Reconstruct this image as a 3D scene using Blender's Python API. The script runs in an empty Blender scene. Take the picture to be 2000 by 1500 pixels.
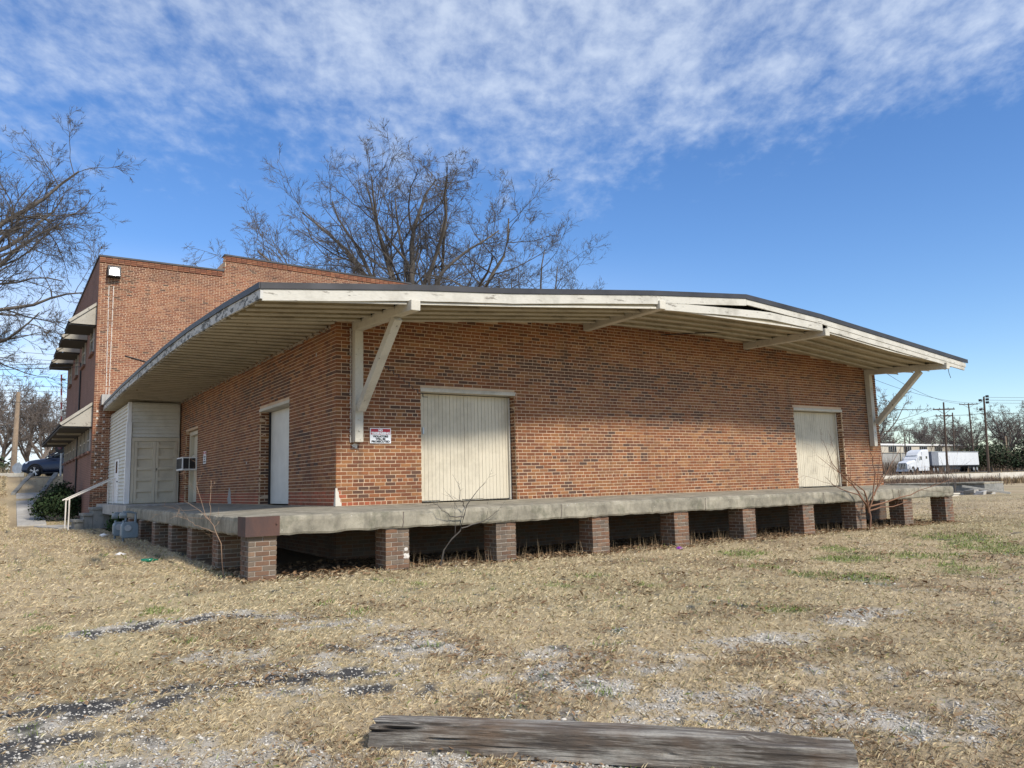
import bpy, bmesh, math, random
import numpy as np
from mathutils import Vector, Matrix
random.seed(7); rng = np.random.default_rng(11)
scn = bpy.context.scene
COL = scn.collection
R_ = math.radians

# ------------------------------------------------------------------ camera
CAM = Vector((-5.095, -13.454, 0.308))
FWD = Vector((0.548756, 0.826149, 0.127844)); UPV = Vector((-0.048640, -0.121115, 0.991446)); RGT = Vector((0.834566, -0.550281, -0.026278))
cam_d = bpy.data.cameras.new('camera'); cam = bpy.data.objects.new('camera', cam_d); COL.objects.link(cam)
m = Matrix((RGT, UPV, -FWD)).transposed().to_4x4(); m.translation = CAM
cam.matrix_world = m
cam_d.sensor_fit = 'HORIZONTAL'; cam_d.sensor_width = 36.0; cam_d.lens = 1519.0 / 2000 * 36
cam_d.clip_start = 0.05; cam_d.clip_end = 4000
scn.camera = cam

# ------------------------------------------------------------------ light
SUN_EL, SUN_AZ = R_(41), R_(9)       # azimuth: degrees from -Y towards +X
sdir = Vector((math.sin(SUN_AZ) * math.cos(SUN_EL), -math.cos(SUN_AZ) * math.cos(SUN_EL), math.sin(SUN_EL)))
sun_d = bpy.data.lights.new('sun', 'SUN'); sun = bpy.data.objects.new('sun', sun_d); COL.objects.link(sun)
sun_d.energy = 4.2; sun_d.angle = R_(6.5); sun_d.color = (1.0, 0.93, 0.82)
sun.rotation_euler = sdir.to_track_quat('Z', 'Y').to_euler(); sun.location = (10, -30, 40)

world = bpy.data.worlds.new('World'); scn.world = world; world.use_nodes = True
wn = world.node_tree.nodes; wl = world.node_tree.links; wn.clear()
def wnode(t, **k):
    n = wn.new(t)
    for a, b in k.items(): setattr(n, a, b)
    return n
def wmath(op, a, b=None, c=None, clamp=False):
    n = wnode('ShaderNodeMath', operation=op); n.use_clamp = clamp
    for i, v in enumerate((a, b, c)):
        if v is None: continue
        if isinstance(v, (int, float)): n.inputs[i].default_value = v
        else: wl.new(v, n.inputs[i])
    return n.outputs[0]
sky = wnode('ShaderNodeTexSky', sky_type='NISHITA', sun_disc=False)
sky.sun_elevation = SUN_EL; sky.sun_rotation = math.pi - SUN_AZ
sky.air_density = 1.0; sky.dust_density = 0.35; sky.ozone_density = 3.0; sky.altitude = 50
hs = wnode('ShaderNodeHueSaturation'); hs.inputs['Hue'].default_value = 0.508; hs.inputs['Saturation'].default_value = 1.22; hs.inputs['Value'].default_value = 1.18
wl.new(sky.outputs[0], hs.inputs['Color'])
tcw = wnode('ShaderNodeTexCoord'); sep = wnode('ShaderNodeSeparateXYZ'); wl.new(tcw.outputs['Generated'], sep.inputs[0])
zc = wmath('MAXIMUM', sep.outputs[2], 0.0); zz = wmath('ADD', zc, 0.13)
pu = wmath('DIVIDE', sep.outputs[0], zz); pv = wmath('DIVIDE', sep.outputs[1], zz)
cmb = wnode('ShaderNodeCombineXYZ'); wl.new(wmath('SUBTRACT', wmath('MULTIPLY', pu, 0.83), wmath('MULTIPLY', pv, 0.55)), cmb.inputs[0]); wl.new(wmath('ADD', wmath('MULTIPLY', pu, 0.33), wmath('MULTIPLY', pv, 0.50)), cmb.inputs[1])
def wnoise(scale, detail, rough, off, stretch=(1, 1, 1), rot=0.0, dist=0.0):
    mp = wnode('ShaderNodeMapping'); mp.inputs['Location'].default_value = off; mp.inputs['Scale'].default_value = stretch; mp.inputs['Rotation'].default_value = (0, 0, rot)
    wl.new(cmb.outputs[0], mp.inputs[0])
    n = wnode('ShaderNodeTexNoise'); n.inputs['Scale'].default_value = scale; n.inputs['Detail'].default_value = detail
    n.inputs['Roughness'].default_value = rough; n.inputs['Distortion'].default_value = dist
    wl.new(mp.outputs[0], n.inputs['Vector']); return n.outputs['Fac']
def wramp(x, a, b):
    n = wnode('ShaderNodeMapRange'); n.interpolation_type = 'SMOOTHSTEP'
    wl.new(x, n.inputs[0]); n.inputs[1].default_value = a; n.inputs[2].default_value = b; return n.outputs[0]
# rippled cloud deck overhead, breaking up into clear blue towards the right-hand horizon
big = wnoise(0.9, 3, 0.5, (2.3, 1.1, 0), (1, 1.2, 1), 0.5)
rip = wnoise(9.0, 6, 0.58, (0.4, 3.0, 0), (1.0, 1.25, 1), -0.25, 0.2)
puff = wnoise(3.4, 5, 0.55, (5.0, 0.7, 0), (1.0, 1.5, 1), -0.30, 0.25)
side = wmath('SUBTRACT', wmath('MULTIPLY', sep.outputs[1], 0.55), wmath('MULTIPLY', sep.outputs[0], 0.83))   # + left, - right
cover = wramp(wmath('ADD', sep.outputs[2], wmath('MULTIPLY', side, 0.05)), 0.21, 0.50)
fine = wnoise(23.0, 4, 0.60, (1.7, 0.2, 0), (1.0, 1.15, 1), -0.15, 0.15)
cl = wmath('ADD', wmath('ADD', wmath('MULTIPLY', rip, 0.38), wmath('MULTIPLY', fine, 0.34)), wmath('MULTIPLY', puff, 0.28))
cl = wmath('ADD', cl, wmath('ADD', wmath('MULTIPLY', wmath('SUBTRACT', cover, 0.72), 0.42), wmath('MULTIPLY', wmath('SUBTRACT', big, 0.5), 0.55)))
dens = wmath('MULTIPLY', wramp(cl, 0.37, 0.82), 0.68)
# low white bank near the horizon, heavier to the left of the building
lowb = wnoise(2.6, 5, 0.55, (1.2, 4.4, 0.0), (0.35, 0.5, 1), 0.0)
leftness = wramp(side, -0.35, 0.30)
lown = wmath('MULTIPLY', wmath('MULTIPLY', wramp(wmath('SUBTRACT', 0.30, sep.outputs[2]), 0.0, 0.16), leftness), wramp(lowb, 0.30, 0.52))
dens = wmath('MAXIMUM', dens, wmath('MULTIPLY', lown, 0.80))
mix = wnode('ShaderNodeMix', data_type='RGBA'); wl.new(dens, mix.inputs['Factor']); wl.new(hs.outputs[0], mix.inputs['A'])
mix.inputs['B'].default_value = (5.9, 6.5, 7.3, 1)
bg = wnode('ShaderNodeBackground'); bg.inputs['Strength'].default_value = 0.138; wl.new(mix.outputs['Result'], bg.inputs['Color'])
wo = wnode('ShaderNodeOutputWorld'); wl.new(bg.outputs[0], wo.inputs[0])

vs = scn.view_settings; scn.display_settings.display_device = 'sRGB'
vs.view_transform = 'Standard'; vs.look = 'None'; vs.exposure = 0.14; vs.gamma = 1.0; vs.use_curve_mapping = False
scn.cycles.max_bounces = 6; scn.cycles.diffuse_bounces = 3; scn.cycles.transparent_max_bounces = 8

# ------------------------------------------------------------------ helpers
def lerp(a, b, t): return a + (b - a) * t
def interp(x, pts):
    xs = [p[0] for p in pts]; ys = [p[1] for p in pts]; return float(np.interp(x, xs, ys))
def tag(o, label=None, cat=None, group=None, kind=None):
    if label: o['label'] = label
    if cat: o['category'] = cat
    if group: o['group'] = group
    if kind: o['kind'] = kind
    return o
def empty(name, loc=(0, 0, 0), rz=0.0, **k):
    o = bpy.data.objects.new(name, None); COL.objects.link(o); o.location = loc; o.rotation_euler = (0, 0, rz)
    o.empty_display_size = 0.3
    return tag(o, **k)
WM = {}                                     # world matrices of parents, so parts can be given in world space
def child(o, parent):
    if parent is not None: o.parent = parent
    return o
def copy_tree(o, parent=None):
    c = o.copy(); COL.objects.link(c); c.parent = parent
    for ch in list(o.children): copy_tree(ch, c)
    return c

class MB:
    """collects shapes, then links them as one mesh object"""
    def __init__(s): s.v = []; s.f = []; s.c = []; s.smooth = False
    def add(s, vs_, fs, col=None):
        n = len(s.v); s.v.extend([tuple(p) for p in vs_]); s.f.extend([tuple(i + n for i in f) for f in fs])
        s.c.extend([col or (1, 1, 1)] * len(vs_)); return s
    def box(s, a, b, col=None):
        x0, y0, z0 = a; x1, y1, z1 = b
        return s.add([(x0,y0,z0),(x1,y0,z0),(x1,y1,z0),(x0,y1,z0),(x0,y0,z1),(x1,y0,z1),(x1,y1,z1),(x0,y1,z1)],
                     [(0,3,2,1),(4,5,6,7),(0,1,5,4),(1,2,6,5),(2,3,7,6),(3,0,4,7)], col)
    def cbox(s, c, d, col=None): return s.box([c[i]-d[i]/2 for i in range(3)], [c[i]+d[i]/2 for i in range(3)], col)
    def hexa(s, p, col=None): return s.add(p, [(0,3,2,1),(4,5,6,7),(0,1,5,4),(1,2,6,5),(2,3,7,6),(3,0,4,7)], col)
    def beam(s, a, b, w, h, up=(0,0,1), col=None):
        a = Vector(a); b = Vector(b); d = (b - a).normalized(); u = Vector(up)
        r = d.cross(u)
        if r.length < 1e-4: r = d.cross(Vector((1,0,0)))
        r.normalize(); u = r.cross(d)
        p = []
        for q in (a, b):
            for i, j in ((-1,-1),(1,-1),(1,1),(-1,1)): p.append(q + r*(i*w/2) + u*(j*h/2))
        return s.add(p, [(3,2,1,0),(4,5,6,7),(0,1,5,4),(1,2,6,5),(2,3,7,6),(3,0,4,7)], col)
    def tube(s, pts, rad, n=8, cap=True, col=None):
        pts = [Vector(p) for p in pts]; N = len(pts)
        if not hasattr(rad, '__len__'): rad = [rad]*N
        base = len(s.v); prev = None
        for i in range(N):
            d = (pts[min(i+1,N-1)] - pts[max(i-1,0)]).normalized()
            if prev is None: r = d.orthogonal().normalized()
            else:
                r = prev - d*prev.dot(d); r = r.normalized() if r.length > 1e-6 else d.orthogonal().normalized()
            prev = r; u = d.cross(r)
            for k in range(n):
                a = 2*math.pi*k/n; s.v.append(tuple(pts[i] + (r*math.cos(a) + u*math.sin(a))*rad[i])); s.c.append(col or (1,1,1))
        for i in range(N-1):
            for k in range(n):
                k2 = (k+1) % n
                s.f.append((base+i*n+k, base+i*n+k2, base+(i+1)*n+k2, base+(i+1)*n+k))
        if cap:
            s.f.append(tuple(base+k for k in reversed(range(n)))); s.f.append(tuple(base+(N-1)*n+k for k in range(n)))
        return s
    def cyl(s, a, b, r, n=16, col=None): return s.tube([a, b], r, n, True, col)
    def prism(s, poly, y0, y1, axis=1, col=None):
        """poly: 2D outline in the two other axes, extruded along axis"""
        def pt(p, t):
            q = [0,0,0]; o = [i for i in range(3) if i != axis]; q[o[0]] = p[0]; q[o[1]] = p[1]; q[axis] = t; return q
        n = len(poly); vs_ = [pt(p, y0) for p in poly] + [pt(p, y1) for p in poly]
        fs = [tuple(range(n)), tuple(reversed(range(n, 2*n)))] + [(i, n+i, n+(i+1)%n, (i+1)%n) for i in range(n)]
        return s.add(vs_, fs, col)
    def loft(s, rings, close=True, caps=True, col=None):
        n = len(rings[0]); base = len(s.v)
        for r in rings: s.v.extend([tuple(p) for p in r]); s.c.extend([col or (1,1,1)]*n)
        for i in range(len(rings)-1):
            for k in range(n if close else n-1):
                k2 = (k+1) % n; s.f.append((base+i*n+k, base+i*n+k2, base+(i+1)*n+k2, base+(i+1)*n+k))
        if caps: s.f.append(tuple(base+k for k in reversed(range(n)))); s.f.append(tuple(base+(len(rings)-1)*n+k for k in range(n)))
        return s
    def mesh(s, name, mat=None, smooth=False, fix=True):
        me = bpy.data.meshes.new(name); me.from_pydata(s.v, [], s.f); me.update()
        if fix:
            bm = bmesh.new(); bm.from_mesh(me); bmesh.ops.recalc_face_normals(bm, faces=bm.faces); bm.to_mesh(me); bm.free()
        ca = me.color_attributes.new('Col', 'FLOAT_COLOR', 'POINT')
        arr = np.ones((len(s.v), 4), np.float32); arr[:, :3] = np.array(s.c, np.float32).reshape(-1, 3); ca.data.foreach_set('color', arr.ravel())
        if mat: me.materials.append(mat)
        if smooth: me.polygons.foreach_set('use_smooth', [True]*len(me.polygons))
        return me
    def build(s, name, mat, parent=None, smooth=False, bevel=0.0, fix=True, local=False, **k):
        me = s.mesh(name, mat, smooth, fix); o = bpy.data.objects.new(name, me); COL.objects.link(o)
        if parent is not None:
            o.parent = parent
            if not local:                   # vertices were given in world space: undo the parents' placement
                M = Matrix(); q = parent
                chain = []
                while q is not None: chain.append(q); q = q.parent
                for q in reversed(chain): M = M @ q.matrix_parent_inverse @ q.matrix_basis
                o.matrix_basis = M.inverted()
        if bevel:
            b = o.modifiers.new('bevel', 'BEVEL'); b.width = bevel; b.segments = 2; b.limit_method = 'ANGLE'
        return tag(o, **k)
def np_mesh(name, V, F, mat, col=None, smooth=False, parent=None, **k):
    """fast mesh from numpy arrays; F is (n,3) or (n,4)"""
    me = bpy.data.meshes.new(name); nf, w = F.shape
    me.vertices.add(len(V)); me.vertices.foreach_set('co', np.ascontiguousarray(V, np.float32).ravel())
    me.loops.add(nf*w); me.loops.foreach_set('vertex_index', np.ascontiguousarray(F, np.int32).ravel())
    me.polygons.add(nf); me.polygons.foreach_set('loop_start', np.arange(0, nf*w, w, dtype=np.int32))
    me.update(calc_edges=True)
    if col is not None:
        ca = me.color_attributes.new('Col', 'FLOAT_COLOR', 'POINT'); a = np.ones((len(V), 4), np.float32); a[:, :col.shape[1]] = col; ca.data.foreach_set('color', a.ravel())
    if smooth: me.polygons.foreach_set('use_smooth', np.ones(nf, bool))
    me.materials.append(mat); o = bpy.data.objects.new(name, me); COL.objects.link(o)
    if parent is not None: o.parent = parent
    return tag(o, **k)

# value noise for numpy
_perm = np.random.default_rng(5).random((256, 256))
def vnoise(x, y):
    xi = np.floor(x).astype(int); yi = np.floor(y).astype(int); fx = x-xi; fy = y-yi
    fx = fx*fx*(3-2*fx); fy = fy*fy*(3-2*fy)
    g = lambda a, b: _perm[a & 255, b & 255]
    return (g(xi,yi)*(1-fx)+g(xi+1,yi)*fx)*(1-fy) + (g(xi,yi+1)*(1-fx)+g(xi+1,yi+1)*fx)*fy
def fbm(x, y, o=4):
    s = 0; a = 0.5; t = 0
    for i in range(o): s = s + a*vnoise(x*2**i+17.3*i, y*2**i+9.1*i); t += a; a *= 0.5
    return s/t

# ------------------------------------------------------------------ materials
def new_mat(name):
    mt = bpy.data.materials.new(name); mt.use_nodes = True; nt = mt.node_tree; b = nt.nodes['Principled BSDF']; return mt, nt, b
def nd(nt, t, **k):
    n = nt.nodes.new(t)
    for a, b in k.items(): setattr(n, a, b)
    return n
def pos(nt, scale=(1,1,1), obj=False):
    mp = nd(nt, 'ShaderNodeMapping'); mp.inputs['Scale'].default_value = scale
    if obj: s = nd(nt, 'ShaderNodeTexCoord').outputs['Object']
    else: s = nd(nt, 'ShaderNodeNewGeometry').outputs['Position']
    nt.links.new(s, mp.inputs[0]); return mp.outputs[0]
def noise(nt, vec, scale, detail=4, rough=0.55, out='Fac'):
    n = nd(nt, 'ShaderNodeTexNoise'); n.inputs['Scale'].default_value = scale; n.inputs['Detail'].default_value = detail; n.inputs['Roughness'].default_value = rough
    nt.links.new(vec, n.inputs['Vector']); return n.outputs[out]
def ramp(nt, x, a, b, lo=0.0, hi=1.0):
    n = nd(nt, 'ShaderNodeMapRange'); nt.links.new(x, n.inputs[0]); n.inputs[1].default_value = a; n.inputs[2].default_value = b; n.inputs[3].default_value = lo; n.inputs[4].default_value = hi; return n.outputs[0]
def mixc(nt, f, a, b, mode='MIX'):
    n = nd(nt, 'ShaderNodeMix', data_type='RGBA', blend_type=mode)
    for sock, v in (('Factor', f), ('A', a), ('B', b)):
        i = [q for q in n.inputs if q.name == sock and (q.type == 'RGBA' if sock in 'AB' else q.type == 'VALUE')][0]
        if isinstance(v, (int, float)): i.default_value = v
        elif isinstance(v, tuple): i.default_value = (*v, 1)
        else: nt.links.new(v, i)
    return [q for q in n.outputs if q.type == 'RGBA'][0]
def mth(nt, op, a, b=0.0):
    n = nd(nt, 'ShaderNodeMath', operation=op)
    for i, v in enumerate((a, b)):
        if isinstance(v, (int, float)): n.inputs[i].default_value = v
        else: nt.links.new(v, n.inputs[i])
    return n.outputs[0]
def bump(nt, b, h, strength=0.3, dist=0.01):
    n = nd(nt, 'ShaderNodeBump'); n.inputs['Strength'].default_value = strength; n.inputs['Distance'].default_value = dist
    nt.links.new(h, n.inputs['Height']); nt.links.new(n.outputs[0], b.inputs['Normal'])
def simple(name, c, rough=0.7, metal=0.0, var=0.18, scale=6, obj=False, stretch=(1,1,1), bmp=0.15):
    mt, nt, b = new_mat(name); v = pos(nt, stretch, obj); n = noise(nt, v, scale, 5)
    d = tuple(x*(1-var) for x in c); l = tuple(min(1, x*(1+var)) for x in c)
    nt.links.new(mixc(nt, ramp(nt, n, 0.3, 0.7), d, l), b.inputs['Base Color']); b.inputs['Roughness'].default_value = rough; b.inputs['Metallic'].default_value = metal
    if bmp: bump(nt, b, noise(nt, v, scale*8, 4), bmp, 0.004)
    return mt
def painted_wood(name, paint, wood, peel=0.64, grain=(1,1,1), dirt=(0.16,0.14,0.10), dirt_amt=0.5):
    """old white paint: soft dirt, grain and flakes down to grey wood"""
    mt, nt, b = new_mat(name); v = pos(nt); vg = pos(nt, grain)
    fl = noise(nt, vg, 9, 7, 0.7); f = ramp(nt, fl, peel, peel+0.05)
    d = ramp(nt, noise(nt, v, 1.7, 6, 0.65), 0.48, 0.78)
    gr = noise(nt, vg, 40, 3, 0.6)
    c = mixc(nt, mth(nt, 'MULTIPLY', d, dirt_amt), paint, dirt)
    c = mixc(nt, ramp(nt, gr, 0.35, 0.75, 0.0, 0.18), c, dirt)
    c = mixc(nt, f, c, wood)
    nt.links.new(c, b.inputs['Base Color']); b.inputs['Roughness'].default_value = 0.75
    h = mth(nt, 'SUBTRACT', mth(nt, 'MULTIPLY', gr, 0.5), mth(nt, 'MULTIPLY', f, 0.6)); bump(nt, b, h, 0.35, 0.006)
    return mt
def brick_material(name, soot=0.35, eff=0.0):
    mt, nt, b = new_mat(name); v = pos(nt)
    at = nd(nt, 'ShaderNodeAttribute'); at.attribute_name = 'Col'
    n1 = noise(nt, v, 38, 5, 0.7); n2 = noise(nt, v, 0.55, 5, 0.6); n3 = noise(nt, v, 7, 5, 0.6)
    c = mixc(nt, ramp(nt, n1, 0.25, 0.75, 0.0, 0.55), at.outputs['Color'], mixc(nt, 1.0, at.outputs['Color'], (0.55,0.5,0.5), 'MULTIPLY'))
    c = mixc(nt, ramp(nt, n2, 0.5, 0.75, 0.0, soot), c, (0.035,0.025,0.022))
    c = mixc(nt, ramp(nt, n3, 0.68, 0.80, 0.0, 0.35+eff), c, (0.42,0.33,0.26))
    st = noise(nt, pos(nt, (1.6,1.6,0.14)), 2.2, 5, 0.6); c = mixc(nt, ramp(nt, st, 0.54, 0.72, 0.0, soot*1.2), c, (0.05,0.036,0.028))     # run-off streaks
    nt.links.new(c, b.inputs['Base Color']); b.inputs['Roughness'].default_value = 0.88
    bump(nt, b, noise(nt, v, 90, 4, 0.7), 0.5, 0.004); return mt
def mortar_material(name, c, dark):
    mt, nt, b = new_mat(name); v = pos(nt); n = noise(nt, v, 1.1, 6, 0.65); n2 = noise(nt, v, 30, 4)
    k = mixc(nt, ramp(nt, n, 0.45, 0.75), c, dark); k = mixc(nt, ramp(nt, n2, 0.3, 0.8, 0, 0.35), k, dark)
    nt.links.new(k, b.inputs['Base Color']); b.inputs['Roughness'].default_value = 0.95; bump(nt, b, n2, 0.4, 0.004); return mt
def concrete_material(name, c, dark, moss=None, scale=1.6):
    mt, nt, b = new_mat(name); v = pos(nt); v2 = pos(nt, (1,1,0.25))
    a = noise(nt, v, scale, 7, 0.68); s = noise(nt, v2, 7, 5, 0.65); g = noise(nt, v, 60, 4, 0.7)
    k = mixc(nt, ramp(nt, a, 0.38, 0.68), c, dark); k = mixc(nt, ramp(nt, s, 0.5, 0.78, 0, 0.7), k, tuple(x*0.45 for x in dark))
    k = mixc(nt, ramp(nt, g, 0.3, 0.75, 0, 0.35), k, dark)
    sp = noise(nt, v, 14, 3, 0.5); k = mixc(nt, ramp(nt, sp, 0.70, 0.74, 0, 0.6), k, (0.62,0.60,0.54))
    if moss: k = mixc(nt, ramp(nt, noise(nt, v, 3.1, 6, 0.7), 0.52, 0.7, 0, 0.6), k, moss)
    nt.links.new(k, b.inputs['Base Color']); b.inputs['Roughness'].default_value = 0.92
    bump(nt, b, mth(nt, 'ADD', mth(nt, 'MULTIPLY', g, 0.4), s), 0.55, 0.012); return mt

M_BRICK = brick_material('brick', 0.35)
M_BRICK_OLD = brick_material('weathered_brick', 0.55, 0.25)
M_MORTAR = mortar_material('mortar', (0.64,0.475,0.325), (0.40,0.285,0.19))
M_MORTAR_DARK = mortar_material('shade_and_crack_mortar', (0.15,0.12,0.10), (0.08,0.065,0.055))  # foundation joints darkened as painted shade under the dock; also fills slab cracks
M_MORTAR_OLD = mortar_material('weathered_mortar', (0.44,0.38,0.31), (0.20,0.165,0.135))
M_PAINT = painted_wood('old_white_paint', (0.58,0.545,0.46), (0.20,0.17,0.13), 0.63)
M_FASCIA = painted_wood('flaking_fascia_paint', (0.56,0.535,0.465), (0.22,0.20,0.165), 0.60, (0.35,0.35,1.6), dirt_amt=0.6)
M_FASCIA_L = painted_wood('badly_flaking_fascia_paint', (0.55,0.54,0.50), (0.10,0.10,0.09), 0.50, (1,0.5,1.6), dirt_amt=0.6)
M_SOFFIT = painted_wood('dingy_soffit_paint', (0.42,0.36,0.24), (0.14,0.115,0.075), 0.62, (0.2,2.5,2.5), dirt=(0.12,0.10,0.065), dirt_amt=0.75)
M_DOOR = painted_wood('cream_door_paint', (0.61,0.55,0.425), (0.26,0.215,0.15), 0.71, (5,5,0.25), dirt=(0.25,0.22,0.16), dirt_amt=0.5)
M_METALDOOR = simple('pale_cream_door', (0.63,0.61,0.55), 0.5, 0, 0.08, 3)
M_SIDING = painted_wood('vinyl_siding', (0.66,0.65,0.58), (0.42,0.40,0.34), 0.78, (0.4,0.4,1.5), dirt=(0.30,0.28,0.21), dirt_amt=0.5)
M_EDGE = simple('dark_drip_edge', (0.045,0.043,0.045), 0.5, 0.3, 0.35, 2)
M_ROOF = simple('roof_felt', (0.10,0.10,0.10), 0.9)
M_CONC = concrete_material('dock_concrete', (0.40,0.36,0.275), (0.155,0.14,0.105), (0.075,0.08,0.045), 2.2)
M_CONC_TOP = concrete_material('grey_concrete', (0.46,0.44,0.40), (0.30,0.28,0.25))
M_CONC_DARK = concrete_material('stained_concrete', (0.30,0.29,0.26), (0.14,0.14,0.13), (0.07,0.08,0.05))
M_PALECONC = concrete_material('pale_concrete', (0.66,0.62,0.54), (0.50,0.46,0.38), None, 0.4)
M_BLACK = simple('black_metal', (0.02,0.02,0.022), 0.5, 0.2)
M_GALV = simple('galvanised_metal', (0.42,0.44,0.46), 0.45, 0.6)
M_WHITE = simple('white_paint', (0.78,0.78,0.76), 0.5, 0, 0.06, 3)
M_GLASS = simple('dark_glass', (0.02,0.025,0.03), 0.08, 0, 0.1, 1, bmp=0)
M_GROUT = simple('splashed_white_paint', (0.58,0.54,0.48), 0.8, 0, 0.2, 20)
def rust():
    mt, nt, b = new_mat('rusty_steel'); v = pos(nt, (1,1,0.5)); a = noise(nt, v, 4, 6, 0.7)
    k = mixc(nt, ramp(nt, a, 0.35, 0.62), (0.055,0.032,0.028), (0.095,0.045,0.032)); k = mixc(nt, ramp(nt, noise(nt, v, 2.3, 5, 0.6), 0.55, 0.72), k, (0.20,0.05,0.02))
    nt.links.new(k, b.inputs['Base Color']); b.inputs['Roughness'].default_value = 0.75; bump(nt, b, noise(nt, v, 50), 0.3, 0.004); return mt
M_RUST = rust()
def bark(name, c, d):
    mt, nt, b = new_mat(name); v = pos(nt); n = noise(nt, v, 1.3, 5, 0.6); k = mixc(nt, ramp(nt, n, 0.4, 0.65), c, d)
    nt.links.new(k, b.inputs['Base Color']); b.inputs['Roughness'].default_value = 0.95; return mt
M_BARK = bark('grey_bark', (0.135,0.118,0.10), (0.07,0.06,0.052))
M_TWIG = bark('twig_bark', (0.105,0.092,0.08), (0.07,0.06,0.052))
M_FARTREE = bark('far_twigs', (0.16,0.13,0.11), (0.10,0.085,0.075))
M_SAPL = bark('reddish_twigs', (0.21,0.11,0.065), (0.13,0.075,0.05))
def attr_mat(name, rough=0.9, trans=0.0):
    mt, nt, b = new_mat(name); at = nd(nt, 'ShaderNodeAttribute'); at.attribute_name = 'Col'; nt.links.new(at.outputs['Color'], b.inputs['Base Color'])
    b.inputs['Roughness'].default_value = rough; b.inputs['Specular IOR Level'].default_value = 0.2
    return mt
M_ATTR = attr_mat('tinted')
# ------------------------------------------------------------------ ground
WALL_A = np.array([62.0, 33.0]); WALL_B = np.array([118.0, 30.5])
def gz(x, y):
    x = np.asarray(x, float); y = np.asarray(y, float)
    z = -0.95 - 0.06*np.clip((x+2)/6, 0, 1) - 0.025*np.clip(-2-y, 0, 12) - 0.06*np.clip((x-15)/30, 0, 1)
    lft = np.clip((14-x)/6, 0, 1)
    bank = np.interp(y, [-2, 0, 4, 8, 17, 21, 24, 29, 32.5, 35.5, 400], [0, 0.03, 0.09, 0.15, 0.12, 0.14, 0.45, 1.10, 1.85, 2.36, 2.36])
    z = z + bank*lft
    d = (WALL_B-WALL_A)/np.linalg.norm(WALL_B-WALL_A); nx, ny = -d[1], d[0]
    s = (x-WALL_A[0])*nx + (y-WALL_A[1])*ny
    far = np.clip((x-30)/15, 0, 1)
    z = z + far*np.interp(s, [-40, -2, 0.0, 0.35, 20, 40, 400], [0, 0.0, 0.05, 1.15, 1.25, 1.40, 1.7])
    return z
def gz1(x, y): return float(gz(x, y))
def seg_d(x, y, pts):
    """distance to a polyline"""
    best = np.full(np.shape(x), 1e9)
    for (a, b) in zip(pts[:-1], pts[1:]):
        a = np.array(a); b = np.array(b); ab = b-a; t = np.clip(((x-a[0])*ab[0]+(y-a[1])*ab[1])/max(1e-9, ab@ab), 0, 1)
        best = np.minimum(best, np.hypot(x-a[0]-t*ab[0], y-a[1]-t*ab[1]))
    return best
ASPH = [([(-4.2,-4.85),(-3.67,-4.62),(-3.05,-4.6)],0.16), ([(-3.05,-4.6),(-2.55,-4.83)],0.07), ([(-4.95,-7.22),(-4.27,-7.38),(-3.65,-7.36)],0.30), ([(-3.65,-7.36),(-3.21,-7.49),(-2.55,-7.65)],0.20),
        ([(-2.85,-8.12),(-2.50,-8.36)],0.15), ([(-5.2,-8.12),(-4.75,-8.0),(-4.26,-8.0)],0.22), ([(-5.1,-4.96),(-4.8,-5.0)],0.09), ([(-2.54,-6.65),(-2.45,-6.95)],0.10), ([(-3.35,-7.0),(-3.1,-7.02)],0.08)]
GRAV = [([(-4.2,-4.7),(-3.05,-4.5),(-2.4,-4.78)],0.32), ([(-5.1,-7.3),(-3.8,-7.41),(-2.4,-7.5)],0.55), ([(-3.9,-6.28),(-3.3,-6.7)],0.35), ([(-2.34,-5.69),(-1.87,-6.35),(-1.9,-7.36)],0.45),
        ([(-2.04,-7.79),(-1.91,-8.27)],0.32), ([(-1.8,-8.19),(-1.3,-8.32)],0.30), ([(-1.2,-8.12),(-0.75,-8.91)],0.40), ([(-1.51,-8.82),(-1.05,-9.03)],0.30), ([(-0.2,-8.5),(1.4,-8.8)],0.32),
        ([(-1.1,-9.5),(-0.5,-9.72)],0.26), ([(-1.3,-9.93),(-0.95,-10.06)],0.22), ([(-1.3,-10.28),(-1.0,-10.32)],0.22), ([(-2.05,-9.5),(-1.55,-9.65)],0.25), ([(-0.6,-10.05),(-0.15,-10.02)],0.25),
        ([(2.0,-8.56),(3.1,-8.35)],0.28), ([(0.42,-9.79),(1.65,-10.31)],0.45), ([(-0.69,-10.57),(0.21,-10.98)],0.42), ([(-5.1,-8.2),(-4.2,-8.7),(-3.4,-9.35)],0.48), ([(-2.75,-7.07),(-2.3,-7.05)],0.3), ([(-3.0,-9.6),(-1.8,-10.9)],0.5)]
GREEN = [(-4.68,-4.15,.22),(-3.45,-3.81,.26),(-3.6,-5.64,.20),(-1.71,-5.21,.24),(1.31,-4.87,.26),(2.17,-4.4,.3),(2.34,-5.5,.35),(6.24,-3.77,.7),(2.2,-7.74,.3),(5.01,-6.04,.6),(7.1,-5.34,.7),(5.33,-6.66,.7),(-0.24,-3.76,.25),(5.07,-5.06,.4),(8.22,-4.39,.6),(8.35,-5.88,.9),(10.63,-6.08,1.4),(7.46,-7.01,.9),(-1.79,-4.47,.18),(12.5,-4.6,1.2),(14.0,-7.0,1.6),(-2.6,22.0,1.0),(-1.9,20.2,.7)]
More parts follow.
